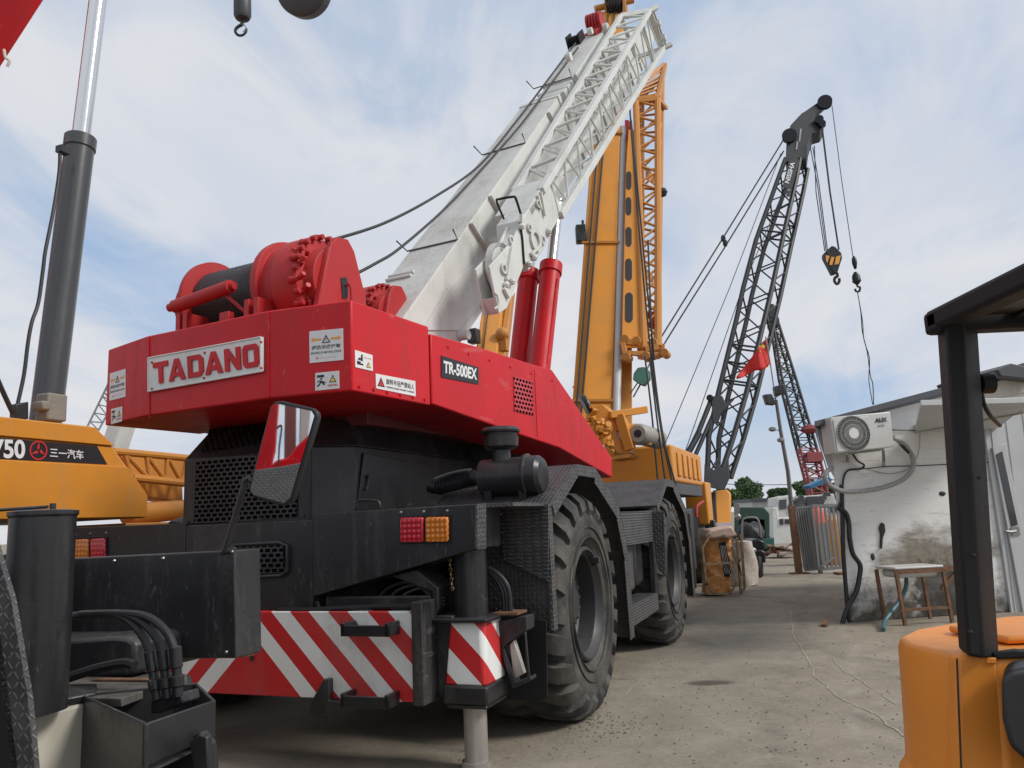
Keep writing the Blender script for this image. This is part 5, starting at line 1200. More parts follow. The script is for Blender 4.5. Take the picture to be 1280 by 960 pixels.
fo = fl.build('flag', FLAG, None, recalc=False, ang=80); tag(fo, 'red flag with small yellow stars blowing on the pole top', 'flag', PF); so_m = fo.modifiers.new('thickness', 'SOLIDIFY'); so_m.thickness = .01
st_ = MB()
for (px, py, r_) in ((954,433,.075),(949.5,433,.03),(950.5,439,.03)):
    c0 = PP(px, py, -.12); st_.prism([c0+V((math.sin(k*math.pi/5)*(r_ if k % 2 == 0 else r_*.42), 0, math.cos(k*math.pi/5)*(r_ if k % 2 == 0 else r_*.42))) for k in range(10)], (0,.01,0))
st_.build('stars', INKY, fo)

# ================================================================== metal gate
gb_ = WF.Z(1006, 717, 0); GF = Frame(gb_.x, gb_.y, 0); gate = thing('metal_gate', 'open grey metal gate with sheet panel and vertical bars, between the pole and the hut', 'gate', GF)
def GP(px, py, d=0): return GF.Y(px, py, d)
def bars(mb, q, n, r_, d=0):
    (ax, ay), (bx, by), (cx2, cy2), (dx2, dy2) = q   # tl tr br bl
    for i in range(n+1):
        t = i/n; mb.bar(GP(ax+(bx-ax)*t, ay+(by-ay)*t, d), GP(dx2+(cx2-dx2)*t, dy2+(cy2-dy2)*t, d), r_)
    mb.bar(GP(ax,ay,d), GP(bx,by,d), r_*1.4).bar(GP(dx2,dy2,d), GP(cx2,cy2,d), r_*1.4); return mb
gb1 = bars(MB(), ((994,635),(1014,633),(1024,711),(1006,713)), 7, .035); g1 = gb1.build('gate_leaf', GALV, gate)
MB().prism([GP(x,y,.06) for x,y in ((995,636),(1014,634),(1024,710),(1006,712))], (0,.012,0)).build('gate_sheet', GALV, gate)
gb2 = bars(MB(), ((1015,632),(1046,632),(1056,709),(1024,712)), 6, .045, -.3); gb2.build('gate_leaf', GALV, gate)
MB().prism([GP(x,y,.2) for x,y in ((1021,655),(1035,653),(1040,702),(1026,705))], (0,.012,0)).build('gate_sheet', GALV, gate)
MB().bar(GP(1014,633,-.1), GP(1026,719,-.1), .09).bar(GP(1026,709,-.4), GP(1042,697,-.4), .05).build('gate_post', GALV, gate, .01)
MB().box(GP(1042,720,-.5).x, GP(1056,720,-.5).x, -.9, -.5, 0, .05).build('gate_stop', RUST, gate)

# ================================================================== far vehicles
def far_frame(px, Y, az=0): p = WF.Y(px, 640, Y); return Frame(p.x, p.y, az)
TF = far_frame(935, 30, 0); tk = thing('covered_truck', 'truck with dark green tarpaulin hood, behind the scooter', 'truck', TF); ti = tk.matrix_world.inverted()
def TP(px, py, Y=30.0): return ti @ WF.Y(px, py, Y)
c_ = MB().prism([TP(x,y) for x,y in ((918,640),(924,634),(955,634),(962,642),(962,681),(957,681),(955,650),(924,648),(922,681),(918,681))], (1.0,3.4,0)); c_.build('tarpaulin_hood', TARP, tk, .03)
MB().prism([TP(x,y,30.4) for x,y in ((922,648),(957,648),(957,682),(922,682))], (0,.1,0)).build('dark_interior', BLACKD, tk); MB().prism([TP(x,y,29.9) for x,y in ((936,676),(968,672),(968,684),(936,688))], (0,.6,0)).build('tailboard', TEAL, tk, .02)
for x_ in (925, 960):
    p = TP(x_, 690); MB().cyl((p.x-.15,p.y+.5,.45),(p.x+.15,p.y+.5,.45),.45).build('wheel', RUBBER, tk)
XF = far_frame(985, 38, 5); wc = thing('white_truck_crane', 'white truck crane parked behind the metal gate', 'truck crane', XF); ti = wc.matrix_world.inverted()
def XP(px, py, Y=38.0): return ti @ WF.Y(px, py, Y)
cb2 = MB().prism([XP(x,y) for x,y in ((971,622),(985,619),(990,621),(990,643),(985,648),(974,649),(971,640))], (0,2.0,0)).build('crane_cab', WHITEB, wc, .05)
MB().prism([XP(x,y,37.98) for x,y in ((974,625),(983,624),(983,636),(974,637))], (0,-.02,0)).build('cab_window', GLASS, cb2)
MB().prism([XP(x,y,37.7) for x,y in ((964,634),(972,634),(974,647),(990,646),(990,690),(966,690))], (0,2.4,0)).build('driver_cab', WHITEB, wc, .06)
MB().prism([XP(x,y,37.68) for x,y in ((981,649),(989,649),(989,655),(981,655))], (0,-.02,0)).prism([XP(x,y,37.68) for x,y in ((974,649),(979,648),(979,656),(975,656))], (0,-.02,0)).build('driver_window', GLASS, wc)
MB().prism([XP(x,y,38.3) for x,y in ((990,621),(1042,617),(1046,630),(990,634))], (0,.8,0)).build('boom', WHITEB, wc, .04)
MB().prism([XP(x,y,38.0) for x,y in ((990,636),(1060,634),(1060,655),(990,655))], (0,1.2,0)).build('deck', WHITEB, wc, .04)
MB().box(0,4,1,2.5,.3,1.3).build('chassis_frame', BLACKD, wc, .05)
random.seed(11)
ft_ = MB()
for i in range(14):
    px = random.uniform(992,1045); py = random.uniform(616,636); p = XP(px, py, 37.9); s_ = random.uniform(.1,.3); ft_.box(p.x-s_, p.x+s_, p.y, p.y+.3, p.z-s_*.6, p.z+s_*.6)
ft_.build('deck_fittings', GREYCYL, wc, .02)
# tricycle under a black cover, scooter
VF = Frame(*(WF.Z(935,705,0).xy), 6); vv_ = thing('covered_tricycle', 'cargo tricycle with bent tube frame under a crumpled black cover, beside the crate', 'tricycle', VF); ti = vv_.matrix_world.inverted()
def VP_(px, py, d=0): return VF.Y(px, py, d)
MB().tube([VP_(928,676), VP_(928,654), VP_(931,648), VP_(944,647), VP_(949,654), VP_(951,672)], .03, 8, 4).build('roof_frame', STEEL, vv_)
cvm = MB(); random.seed(2)
cv = VP_(941,671); n = 16
for j in range(9):
    for i in range(n):
        a = 2*math.pi*i/n; r_ = math.sin(math.pi*(j+.6)/9.6)**.6; cvm.v.append((cv.x+.42*r_*math.cos(a)*(1+.18*math.sin(3*a+j)), cv.y+.5+.5*r_*math.sin(a), cv.z+.40*math.cos(math.pi*j/8)*(1+.1*math.sin(2*a))+random.uniform(-.04,.04)))
cvm.f = [(j*n+i, j*n+(i+1)%n, (j+1)*n+(i+1)%n, (j+1)*n+i) for j in range(8) for i in range(n)]+[tuple(range(n)), tuple(range(8*n, 9*n))]
cvm.build('black_cover', flat('black cover', (.02,.02,.022), .55, 0, .3, .8, 8), vv_, ang=50)
MB().box(cv.x-.42, cv.x+.30, cv.y, cv.y+1.2, .35, .8).build('cargo_box', BLACKD, vv_, .03)
for dx in (-.4,.3): MB().lathe([(-.05,.22),(-.06,.27),(0,.30),(.06,.27),(.05,.22)], (cv.x+dx, cv.y+.6, .30), (1,0,0), 24, close=True).build('wheel', RUBBER, vv_)
for px, py, w_ in ((916,634,3.0),): MB().prism([VP_(x,y,-.5) for x,y in ((917.5,629),(924.5,629),(925,643),(918,643))], (0,.05,0)).build('mirror', STEEL, vv_, .01); MB().sph(VP_(922.5,646,-.5), .10, 10).build('round_mirror', STEEL, vv_); MB().tube([VP_(924,652,-.5), VP_(924,643,-.5)], .02).build('mirror_stalk', BLACK, vv_)
SF = Frame(*(WF.Z(950,722,0).xy), 12); sc_ = thing('scooter', 'black motor scooter parked beside the wrapped bundle', 'scooter', SF)
def SP(px, py, d=0): return SF.Y(px, py, d)
w_ = SP(951,714); MB().lathe([(-.05,.20),(-.06,.25),(0,.28),(.06,.25),(.05,.20)], (w_.x, .1, .28), (1,-.15,0), 28, close=True).cyl((w_.x-.04,.1,.28),(w_.x+.04,.1,.28),.13).build('wheel', RUBBER, sc_)
MB().lathe([(-.05,.20),(-.06,.25),(0,.28),(.06,.25),(.05,.20)], (w_.x-.25, 1.35, .28), (1,-.15,0), 28, close=True).build('wheel', RUBBER, sc_)
bd = MB().prism([SP(x,y,-.05) for x,y in ((940,690),(950,686),(957,690),(958,704),(953,703),(947,712),(942,708))], (-.1,.35,0)).build('body', SCOOT, sc_, .05, seg=3)
MB().prism([SP(x,y,.0) for x,y in ((937,676),(948,673),(956,677),(957,687),(941,690))], (-.2,.9,0)).build('seat', SCOOT, sc_, .05, seg=3)
MB().prism([SP(x,y,.3) for x,y in ((925,683),(940,680),(940,686),(926,688))], (0,.1,0)).build('handlebar', SCOOT, sc_, .02); MB().sph(SP(940,688,-.1), .10, 12, (1.1,.7,.8)).build('headlight', STEEL, sc_)
MB().box(w_.x-.3, w_.x-.0, .3, 1.2, .18, .35).build('footboard', SCOOT, sc_, .04)
# rubble pile things
RF = Frame(*(WF.Z(975,697,0).xy), 0); random.seed(8)
for k, (px, py, s_, mt, lb) in enumerate(((968,690,.32,RUST,'brown plank scrap leaning in the heap past the scooter'),(978,690,.36,RUST,'rusty box shaped scrap in the heap past the scooter'),(990,692,.30,BAG,'pale sack lying right of the scrap heap'),(986,684,.25,BLACK,'dark tyre like lump on top of the scrap heap'))):
    p = WF.Z(px, 697, 0); o = MB()
    for i in range(5): a = random.uniform(0, 6.28); c = V((random.uniform(-.2,.2), random.uniform(-.2,.2), s_*.5+random.uniform(0,.15))); d = V((math.cos(a), math.sin(a), random.uniform(-.3,.6)))*s_; c.z = max(c.z, abs(d.z)+.05); o.bar(c-d, c+d, random.uniform(.1,.3), random.uniform(.03,.1))
    ob = o.build('scrap_piece', mt, None, .01); tag(ob, lb, 'scrap', Frame(p.x, p.y, 0), 'scrap heap past the scooter')
p = WF.Z(947, 699, 0); dgf = Frame(p.x, p.y, 0); ob = MB().bar((0,0,0),(.05,0,1.0),.10,.05).bar((.1,0,.4),(-.2,0,.62),.06).build('wooden_post', WOOD, None, .01); tag(ob, 'short crooked wooden post standing past the scooter', 'post', dgf)
for (px, py, w2_, h2_, mt, lb) in ((1022,672,.32,1.6,flat('orange red barrel', (.6,.07,.03), .6),'red barrier piece behind the gate bars'),(1043,664,.45,1.35,paint('orange machine paint', (.6,.28,.08), .5),'orange machine hood behind the gate')):
    p = WF.Y(px, py, 23.0); fz = Frame(p.x, p.y, 10)
    o = MB().lathe([(0,w2_),(.05,w2_*1.05),(h2_*.6,w2_),(h2_*.9,w2_*.8),(h2_,w2_*.4),(h2_,0)], (0,0,0), (0,0,1), 20); ob = o.build('barrier' if w2_ < .5 else 'machine_hood', mt, None); tag(ob, lb, 'barrier' if w2_ < .5 else 'machine', fz)
# ------------------------------------------------------------------ wrapped crate and bundle
cp = WF.Z(903, 746, 0); QF_ = Frame(cp.x, cp.y, 0); cr = thing('wrapped_crate', 'open wooden crate holding orange wrapped machine part, beside the yellow crane', 'crate', QF_)
def CP_(px, py, d=0): return QF_.Y(px, py, d)
op = MB(); rnd_ = random.Random(12); ca_ = CP_(888,738,.1); cb2_ = CP_(924,738,.1); ct_ = CP_(905,670,.1).z; hw = (cb2_.x-ca_.x)/2; n = 28
for j in range(15):
    z = .05+(ct_-.05)*j/14
    for i in range(n):
        a = 2*math.pi*i/n; cx_, sx_ = math.cos(a), math.sin(a); q = (abs(cx_)**4+abs(sx_)**4)**-.25
        r_ = q*(1+.10*math.sin(a*5+j*.7)*math.sin(j*1.1+a)+rnd_.uniform(-.04,.04)); op.v.append(((ca_.x+cb2_.x)/2-.10+.007*j+hw*.93*r_*cx_, .38+.28*r_*sx_, z))
op.f = [(j*n+i, j*n+(i+1)%n, (j+1)*n+(i+1)%n, (j+1)*n+i) for j in range(14) for i in range(n)]+[tuple(range(n)), tuple(range(14*n,15*n))]
op.build('orange_part', WRAP, cr, ang=22)
MB().prism([CP_(x,y,.0) for x,y in ((899,679),(907,677),(914,715),(912,721),(906,721),(901,690))], (0,.03,0)).build('black_grille', BLACKD, cr)
MB().prism([CP_(x,y,-.03) for x,y in ((882,672),(887,662),(915,657),(921,668),(917,672),(890,674))], (.05,.75,0)).build('film_wrap', flat('pinkish film', (.52,.38,.31), .45, 0, .25, .8, 12), cr, .05, seg=3)
for k in range(4): MB().bar(CP_(900.8+k*1.9,682,-.008), CP_(906.5+k*1.9,717,-.008), .008, .006).build('grille_bar', STICKW, cr)
for a, b in (((878,683),(884,742)),((921,672),(926,742)),((884,742),(926,743)),((879,706),(922,703)),((879,683),(888,668)),((921,676),(904,669)),((881,728),(893,742)),((921,728),(912,743)),((926,742),(931,734)),((922,703),(927,698)),((915,683),(927,720))):
    MB().bar(CP_(*a, -.06), CP_(*b, -.06), .06, .035).build('slat', WOOD, cr)
MB().bar(CP_(931,734,.6), CP_(926,668,.6), .06, .04).bar(CP_(887,664,.6), CP_(921,668,.6), .05).build('back_frame', WOOD, cr)
bp_ = WF.Z(935, 733, 0); BF_ = Frame(bp_.x, bp_.y, 0); bn = MB(); random.seed(4); n = 18
for j in range(11):
    for i in range(n):
        a = 2*math.pi*i/n; r_ = .30*(1-.25*(j/10)**2)*(1+.10*math.sin(3*a+j*.6)); bn.v.append((r_*math.cos(a)+.0+.004*j, .3+r_*math.sin(a), .93*j/10*(1 if j < 10 else .99)+random.uniform(0,.02)))
bn.f = [(j*n+i, j*n+(i+1)%n, (j+1)*n+(i+1)%n, (j+1)*n+i) for j in range(10) for i in range(n)]+[tuple(range(10*n,11*n))]
tag(bn.build('wrapped_bundle', BAG, None, ang=60), 'upright bundle in white plastic wrap, between crate and scooter', 'bundle', BF_)

# ================================================================== hut with air conditioner
HB = Frame(4.52, 11.55, -7.7); hut = thing('hut', 'low white stained hut with dark sloping roof, on the right', 'hut', HB); hut.matrix_world = HB.m
HB.m = hut.matrix_world.copy() if False else HB.m
wl = MB().prism([V((p.x, 0, max(p.z, 0))) for p in HB.Ys([(1062,779),(1035,531),(1190,488),(1252,470),(1300,455),(1330,770)], 0)], (2.6,3.7,0)); wl.build('wall', PLASTER, hut, .01)
rfp = HB.Ys([(1018,533.5),(1018,526.5),(1190,481),(1262,459),(1340,434),(1340,442),(1262,467),(1190,489)], -.30); MB().prism(rfp, (3.0,4.3,0)).build('roof', ROOFG, hut, .004)
ep = HB.Ys([(1190,494),(1262,472),(1340,448),(1340,475),(1262,495),(1195,507)], -.10); MB().prism(ep, (0,.08,0)).build('fascia_board', CREAM, hut, .005)
cpz = HB.Ys([(1247,462),(1264,454),(1285,459),(1300,464),(1300,475),(1252,470)], -.34); MB().prism(cpz, (0,1.4,0)).build('ridge_cap', ROOFG, hut, .01)
MB().prism(HB.Ys([(1018,533),(1036,540),(1042,596),(1034,582)], -.02), (.25,.3,0)).build('soffit', METALW, hut)
# air conditioner
ya_ = -.46; acq = HB.Ys([(1038,521.5),(1113,514.5),(1117.5,558.5),(1044,567)], ya_)
acu = thing('air_conditioner', 'white outdoor air conditioner unit mounted high on the hut wall', 'air conditioner', HB)
acb = MB().prism(acq, (0,.30,0)).build('casing', PLASTICW, acu, .015, seg=3)
fcq = HB.Ys([(1041,524.5),(1085,520.5),(1089,561),(1046.5,565)], ya_-.004); MB().prism(fcq, (0,-.01,0)).build('front_panel', PLASTICW, acb, .008)
fc = HB.Y(1066.5, 542, ya_-.012); rf_ = (HB.Y(1087.5,541,ya_)-HB.Y(1045.5,543.5,ya_)).length/2
MB().cyl(fc+V((0,-.003,0)), fc+V((0,.002,0)), rf_, n=48).build('fan_opening', INKB, acb)
gr = MB()
for k in range(60):
    a = 2*math.pi*k/60; a2 = a+.55; gr.bar(fc+V((math.cos(a)*rf_*.28, -.010, math.sin(a)*rf_*.28)), fc+V((math.cos(a2)*rf_*.98, -.010, math.sin(a2)*rf_*.98)), .0035, .004)
for rr in (.5, .75, .98): gr.lathe([(-.003,rf_*rr-.003),(.003,rf_*rr-.003),(.003,rf_*rr+.003),(-.003,rf_*rr+.003)], fc+V((0,-.010,0)), (0,1,0), 48, close=True)
gr.build('fan_guard', flat('grey guard', (.42,.42,.40), .5), acb); MB().cyl(fc+V((0,-.02,0)), fc+V((0,-.005,0)), rf_*.29, n=32).build('guard_disc', STICKW, acb, .003)
hy = lambda x, y, k=.004: HB.Y(x, y, ya_-k)
text('AUX', hy(1094,528.5), hy(1109,527), hy(1093.5,523), INKB, acb, depth=.002, bold=.04); text('奥克斯', hy(1097,534), hy(1105.5,533.2), hy(1096.8,531), INKB, acb, depth=.001)
for a, b in (((1058,567),(1060,577)),((1104,562),(1105,582)),((1058,567),(1104,562))): MB().bar(HB.Y(*a, -.15), HB.Y(*b, -.15), .03).build('wall_bracket', STEEL, acu)
MB().bar(HB.Y(1060,577,-.02), HB.Y(1058,567,-.44), .03).bar(HB.Y(1105,582,-.02), HB.Y(1104,562,-.44), .03).build('wall_bracket', STEEL, acu)
tag(MB().tube([HB.Y(x, y, d) for x, y, d in ((1116,547,-.3),(1124,551,-.25),(1134,560,-.14),(1141,573,-.1),(1140,587,-.1),(1128,600,-.12),(1105,609,-.14),(1080,613.5,-.16),(1055,614,-.2),(1038,607,-.25),(1031,597,-.3),(1034,589,-.3),(1040,585,-.2))], .034, 12, 6).build('insulated_hose', flat('taped hose', (.33,.33,.32), .6, 0, .25, .6, 30), None), 'thick grey taped hose looping from the air conditioner around the hut corner', 'hose', HB)
def cable(name, pts, r_, mat, label, cat='cable', d=-.03): return tag(MB().tube([HB.Y(x, y, d) for x, y in pts], r_, 8, 4).build(name, mat, None), label, cat, HB)
cable('black_pipe', [(1046,634),(1057,641),(1061,655),(1062,672),(1066,692),(1075,706),(1074,722),(1070,740),(1060,758),(1053,779)], .035, RUBBERS, 'black sleeved pipe snaking down the left end of the hut wall', 'pipe', -.06)
cable('black_pipe', [(1052,606),(1053,640),(1054,690),(1060,765),(1063,779)], .03, RUBBERS, 'straight dark pipe running down the hut corner', 'pipe', -.02)
cable('wall_cable', [(1066,567),(1072,576),(1080,581),(1076,586),(1060,588),(1054,600),(1053,620),(1047,636)], .014, RUBBERS, 'thin black cable curling below the left end of the air conditioner')
cable('wall_cable', [(1117,545),(1122,551),(1130,560),(1136,566)], .022, RUBBERS, 'black cable leaving the right end of the air conditioner', d=-.2)
cable('wall_cable', [(1076,586),(1090,585),(1110,583),(1150,582),(1190,580),(1240,578)], .007, RUBBERS, 'thin cable running straight across the hut wall')
cable('wall_cable', [(1112,537),(1140,538),(1190,537),(1230,538)], .007, RUBBERS, 'thin cable high on the wall under the white awning')
cable('wall_cable', [(1083,586),(1110,592),(1135,586),(1148,566),(1150,540)], .005, STEEL, 'thin slack wire sagging across the wall to the awning')
# awning board
za = HB.Y(1144, 540, 0).z; aw = HB.Zs([(1144,540),(1151.5,507),(1262,500),(1240,522)], za)
awo = MB().prism([V((aw[0].x,0,za)), aw[1], V((aw[1].x+1.3, aw[1].y, za)), V((aw[0].x+1.3,0,za))], (0,0,.06)).build('awning', METALW, None, .005); tag(awo, 'white flat board awning above the wall beside the air conditioner', 'awning', HB)
MB().box(aw[0].x-.02, aw[0].x+.0, aw[1].y, 0, za-.02, za+.10).build('awning_end', CREAM, awo)
# white panelling and door
pn = MB().prism(HB.Ys([(1229,527),(1268,508),(1330,492),(1345,775),(1266,777),(1255,700)], -.05), (0,.04,0)).build('white_panel', METALW, hut, .004)
for x0, y0, x1, y1 in ((1237,523,1271,776),(1256,514,1290,776),(1277,506,1312,776)): MB().bar(HB.Y(x0,y0,-.055), HB.Y(x1,y1,-.055), .012, .012).build('panel_seam', METALW, pn)
dr = MB().prism(HB.Ys([(1241,559),(1257,554),(1296,740),(1300,776),(1281,776)], -.09), (0,.035,0)).build('door', METALW, hut, .006)
MB().prism(HB.Ys([(1245,568),(1252.5,564),(1272,656),(1264,658)], -.093), (0,-.006,0)).build('door_glass', GLASS, dr)
MB().tube([HB.Y(x,y,-.14) for x,y in ((1257,664),(1263,665),(1270,664))], .022, 8).build('door_handle', STEEL, dr); MB().prism(HB.Ys([(1263,659),(1273,658),(1275,669),(1265,670)], -.095), (0,-.01,0)).build('lock_plate', STEEL, dr)
# holes and marks on the wall
hl = HB.Y(1178, 617, -.004); MB().sph(hl, .045, 10, (1.2,.2,.8)).build('wall_hole', INKB, hut)
hl = HB.Y(1091, 696, -.004); MB().sph(hl, .04, 10, (.8,.2,1.3)).build('wall_hole', INKB, hut)
tag(MB().prism([HB.Y(x,y,-.03) for x,y in ((1100,686),(1101,668),(1099,660),(1102,653),(1106,655),(1107,664),(1104,672),(1103,686))], (0,.02,0)).build('wall_streak', INKB, None, .005), 'narrow black streak on the white hut wall', 'mark', HB)  # thin black piece standing for a dark streak on the wall
# sink stand
sk = thing('sink_stand', 'white basin on a rusty iron frame against the stained wall', 'sink', HB)
def KP(px, py, d=-.35): return HB.Y(px, py, d)
a, b = KP(1116,712,-.55), KP(1177,711,-.55); zt2 = a.z+.03
MB().box(a.x, b.x, -.60, -.12, zt2-.035, zt2).build('basin_rim', PLASTICW, sk, .015, seg=3); MB().box(a.x+.06, b.x-.06, -.56, -.16, zt2-.15, zt2-.03).build('basin_bowl', PLASTICW, sk, .05, seg=3)
MB().box(a.x-.02, b.x+.02, -.62, -.60, zt2-.09, zt2-.04).box(b.x+.02, b.x+.40, -.45, -.40, zt2-.1, zt2-.03).build('frame_rail', RUST, sk)
for (x0, d0) in ((a.x,-.60),(b.x-.03,-.60),(a.x,-.14),(b.x-.03,-.14)): MB().bar((x0+.01, d0, zt2-.05), (x0+.05, d0, 0), .04).build('leg', RUST, sk)
MB().bar((a.x,-.6,.20),(b.x+.02,-.6,.20),.035).bar((b.x+.38,-.42,zt2-.06),(b.x+.05,-.42,.42),.05).build('brace', RUST, sk)
tag(MB().tube([KP(1133,722,-.3),KP(1132,735,-.3),KP(1124,752,-.4),KP(1112,768,-.55),KP(1106,777,-.65),HB.Z(1104,787,.03)], .028, 10, 5).build('drain_hose', flat('blue grey hose', (.05,.13,.15), .5), None), 'blue green drain hose curving from the basin to the ground', 'hose', HB)
gs2 = WF.Z(1030, 784, 0); tag(MB().bar((0,0,.02),(.13,.22,.06),.07,.03).build('metal_scrap', RUST, None), 'small dark scrap lying on the ground left of the hut', 'scrap', Frame(gs2.x, gs2.y, 0))
tag(MB().prism([WF.Y(x,y,26) for x,y in ((1012,607),(1036,596),(1042,600),(1014,611))], (0,.7,0)).build('blue_awning', BLUE, None, .01), 'small blue sloping roof sheet beside the hut corner', 'roof sheet', WF)

# ================================================================== forklift, right foreground
HFk = Frame(1.15, 2.2, 0); fk = thing('forklift', 'orange forklift with black guard post cut by the right edge', 'forklift', HFk)
def inF(p): return HFk.i @ V(p)
bodyp = [(1.205,2.14),(1.135,2.24),(1.115,2.42),(1.15,2.54),(1.26,2.67),(1.48,2.80),(1.76,2.87),(2.25,2.90),(2.25,2.14)]
bm2 = bmesh.new()
fb_ = MB(); lv = [(1.20,.0),(1.17,.012),(1.0,.02),(.86,.028),(.84,.05),(.60,.06),(.35,.05)]
cxx, cyy = 1.7, 2.5; n = len(bodyp)
for z, g_ in lv:
    for x, y in bodyp:
        d = V((x-cxx, y-cyy)); d.normalize(); fb_.v.append(tuple(inF((x+d.x*g_, y+d.y*g_, z))))
for j in range(len(lv)-1):
    for i in range(n): fb_.f.append((j*n+i, j*n+(i+1)%n, (j+1)*n+(i+1)%n, (j+1)*n+i))
fb_.f.append(tuple(range(n))); fb_.f.append(tuple(range((len(lv)-1)*n, len(lv)*n)))
fbody = fb_.build('counterweight', ORANGE, fk, .035, seg=4, ang=50)
MB().prism([inF(HFk.m.inverted() @ V((0,0,0)) if False else p) for p in [(1.30,2.55,1.204),(1.55,2.68,1.204),(2.2,2.74,1.204),(2.2,2.30,1.204),(1.33,2.30,1.204)]], (0,0,.022)).build('engine_cover', ORANGE, fbody, .012, seg=3)
MB().box(*[inF((1.10,0,0)).x, inF((2.2,0,0)).x], *[inF((0,1.0,0)).y, inF((0,2.8,0)).y], .15, .36).build('chassis', BLACKD, fk, .03)
for (x, y) in ((1.24,2.5),(1.24,1.1)):
    p = inF((x, y, .28)); MB().cyl(p, p+V((.18,0,0)), .28, n=28).build('wheel', RUBBER, fk, .03)
# pillar and guard post
fp = lambda px, py, Y=2.15: HFk.i @ WF.Y(px, py, Y)
pil = MB().prism([fp(x,y,2.135) for x,y in ((1196,822),(1210,815),(1247,822),(1268,1010),(1200,1010))], (0,.05,0)).build('pillar', ORANGE, fk, .012, seg=3)
pc = [(1179,388),(1221,404),(1248,822),(1210,816.5)]
A_ = [fp(1180,388,2.10), fp(1202,392,2.10), fp(1221,400,2.16)]; B_ = [fp(1210,820,2.10), fp(1230,824,2.10), fp(1248.5,821,2.16)]
dvv = V((.03,.10,0))
MB().loft(A_+[A_[2]+dvv, A_[0]+dvv+V((0,.0,0))], B_+[B_[2]+dvv, B_[0]+dvv]).build('guard_post', BLACKD, fk, .008)
zr = fp(1179,385,2.08).z; GUARDM = paint('guard paint', (.016,.016,.018), .6, .1, (.07,.07,.07), .15, spec=.25)
r0_ = HFk.i @ WF.Z(1179, 383, zr+1e-3)
gd = MB(); x0_, y0_ = r0_.x, r0_.y
gd.box(x0_, x0_+.075, y0_-1.3, y0_+.10, zr-.045, zr+.012).box(x0_, x0_+1.1, y0_+.04, y0_+.115, zr-.055, zr+.008)
guard = gd.build('overhead_guard', GUARDM, fk, .012)
for i in range(4): MB().box(x0_+.2+.2*i, x0_+.26+.2*i, y0_-1.3, y0_+.05, zr-.03, zr-.002).build('guard_bar', BLACKG, guard, .006)
MB().box(x0_+.08, x0_+1.0, y0_-.22, y0_+.03, zr-.02, zr-.008).build('roof_plate', BLACKG, guard)
p = fp(1224,480,2.20); MB().cyl(p, p+V((.035,.0,0)), .028, n=20).build('buzzer', BLACKD, fk)
MB().tube([fp(1226,487,2.22), fp(1230,505,2.24), fp(1238,520,2.26), fp(1250,532,2.3)], .006, 6, 4).build('guard_cable', RUBBERS, fk)
MB().prism([fp(x,y,2.13) for x,y in ((1240,816),(1268,812),(1300,815),(1300,822),(1246,824))], (.01,.02,0)).build('rubber_strip', BLACKD, fk, .004)
MB().tube([fp(1196,823,2.128), fp(1199,900,2.128), fp(1203,1000,2.128)], .0025, 5).build('panel_gap', INKB, fk)
MB().prism([fp(x,y,2.13) for x,y in ((1233,822),(1246,822),(1246,830),(1233,830))], (0,.01,0)).build('post_weld', ORANGE, fk, .003)
for px, py in ((1224,597),(1217,694),(1213,790)): MB().sph(fp(px,py,2.085), .006, 8).build('bolt', INKB, fk)
st_ = MB().prism([fp(x,y,2.0) for x,y in ((1252,850),(1262,838),(1300,832),(1340,840),(1340,1000),(1262,935),(1253,900))], (.075,.12,0)).build('seat', flat('seat vinyl', (.02,.02,.022), .45), fk, .03, seg=4)
MB().tube([fp(1256,822,2.2), fp(1268,818,2.2), fp(1290,816,2.2)], .012, 8, 3).build('lever', BLACKG, fk)

# ================================================================== trees
def tree(px, py_top, py_mid, Y, w, seed, label, mat, hh=None):
    top = WF.Y(px, py_top, Y); g0 = V((top.x, Y, 0)); TFr = Frame(g0.x, g0.y, 0); H = top.z; rnd = random.Random(seed)
    t = thing('tree', label, 'tree', TFr, 'trees beyond the yard')
    tr = MB().tube([(0,0,0),(.1,0,H*.3),(-.1,.1,H*.55),(0,0,H*.8)], .32, 10, 3, r_end=.08)
    cl = []
    for i in range(9):
        a = rnd.uniform(0,6.28); e = V((math.cos(a)*w*rnd.uniform(.3,.8), math.sin(a)*w*rnd.uniform(.3,.8), H*rnd.uniform(.45,.85))); tr.tube([(0,0,H*rnd.uniform(.28,.5)), e*.6+V((0,0,H*.12)), e], .10, 6, 2, r_end=.03)
        cl.append((e, w*rnd.uniform(.28,.45)))
    tr.build('trunk', BARK, t)
    cl += [(V((rnd.uniform(-.5,.5)*w, rnd.uniform(-.4,.4)*w, H*rnd.uniform(.5,.9))), w*rnd.uniform(.3,.5)) for _ in range(8)]; cl.append((V((0,0,H-w*.33)), w*.33))
    lf = MB()
    for c, r_ in cl:
        for _ in range(620):
            d = V((rnd.gauss(0,1), rnd.gauss(0,1), rnd.gauss(0,1))).normalized(); p = c+V((d.x, d.y, d.z*.8))*r_*(rnd.random()**.35)*(1+.15*math.sin(d.x*7+d.z*5)); s_ = rnd.uniform(.10,.26)
            u = V((rnd.gauss(0,1), rnd.gauss(0,1), rnd.gauss(0,.6))).normalized(); v_ = u.cross(V((rnd.gauss(0,1), rnd.gauss(0,1), rnd.gauss(0,1)))).normalized()
            b = len(lf.v); lf.v += [tuple(p-u*s_), tuple(p+v_*s_*.6), tuple(p+u*s_), tuple(p-v_*s_*.6)]; lf.f.append((b,b+1,b+2,b+3))
    lf.build('crown', mat, t, recalc=False)
tree(930, 595, 625, 110, 2.6, 1, 'largest rounded green tree, behind the dark lattice boom foot', LEAF[0])
tree(906, 610, 625, 100, 1.6, 5, 'small green tree peeking out left of the largest tree', LEAF[1])
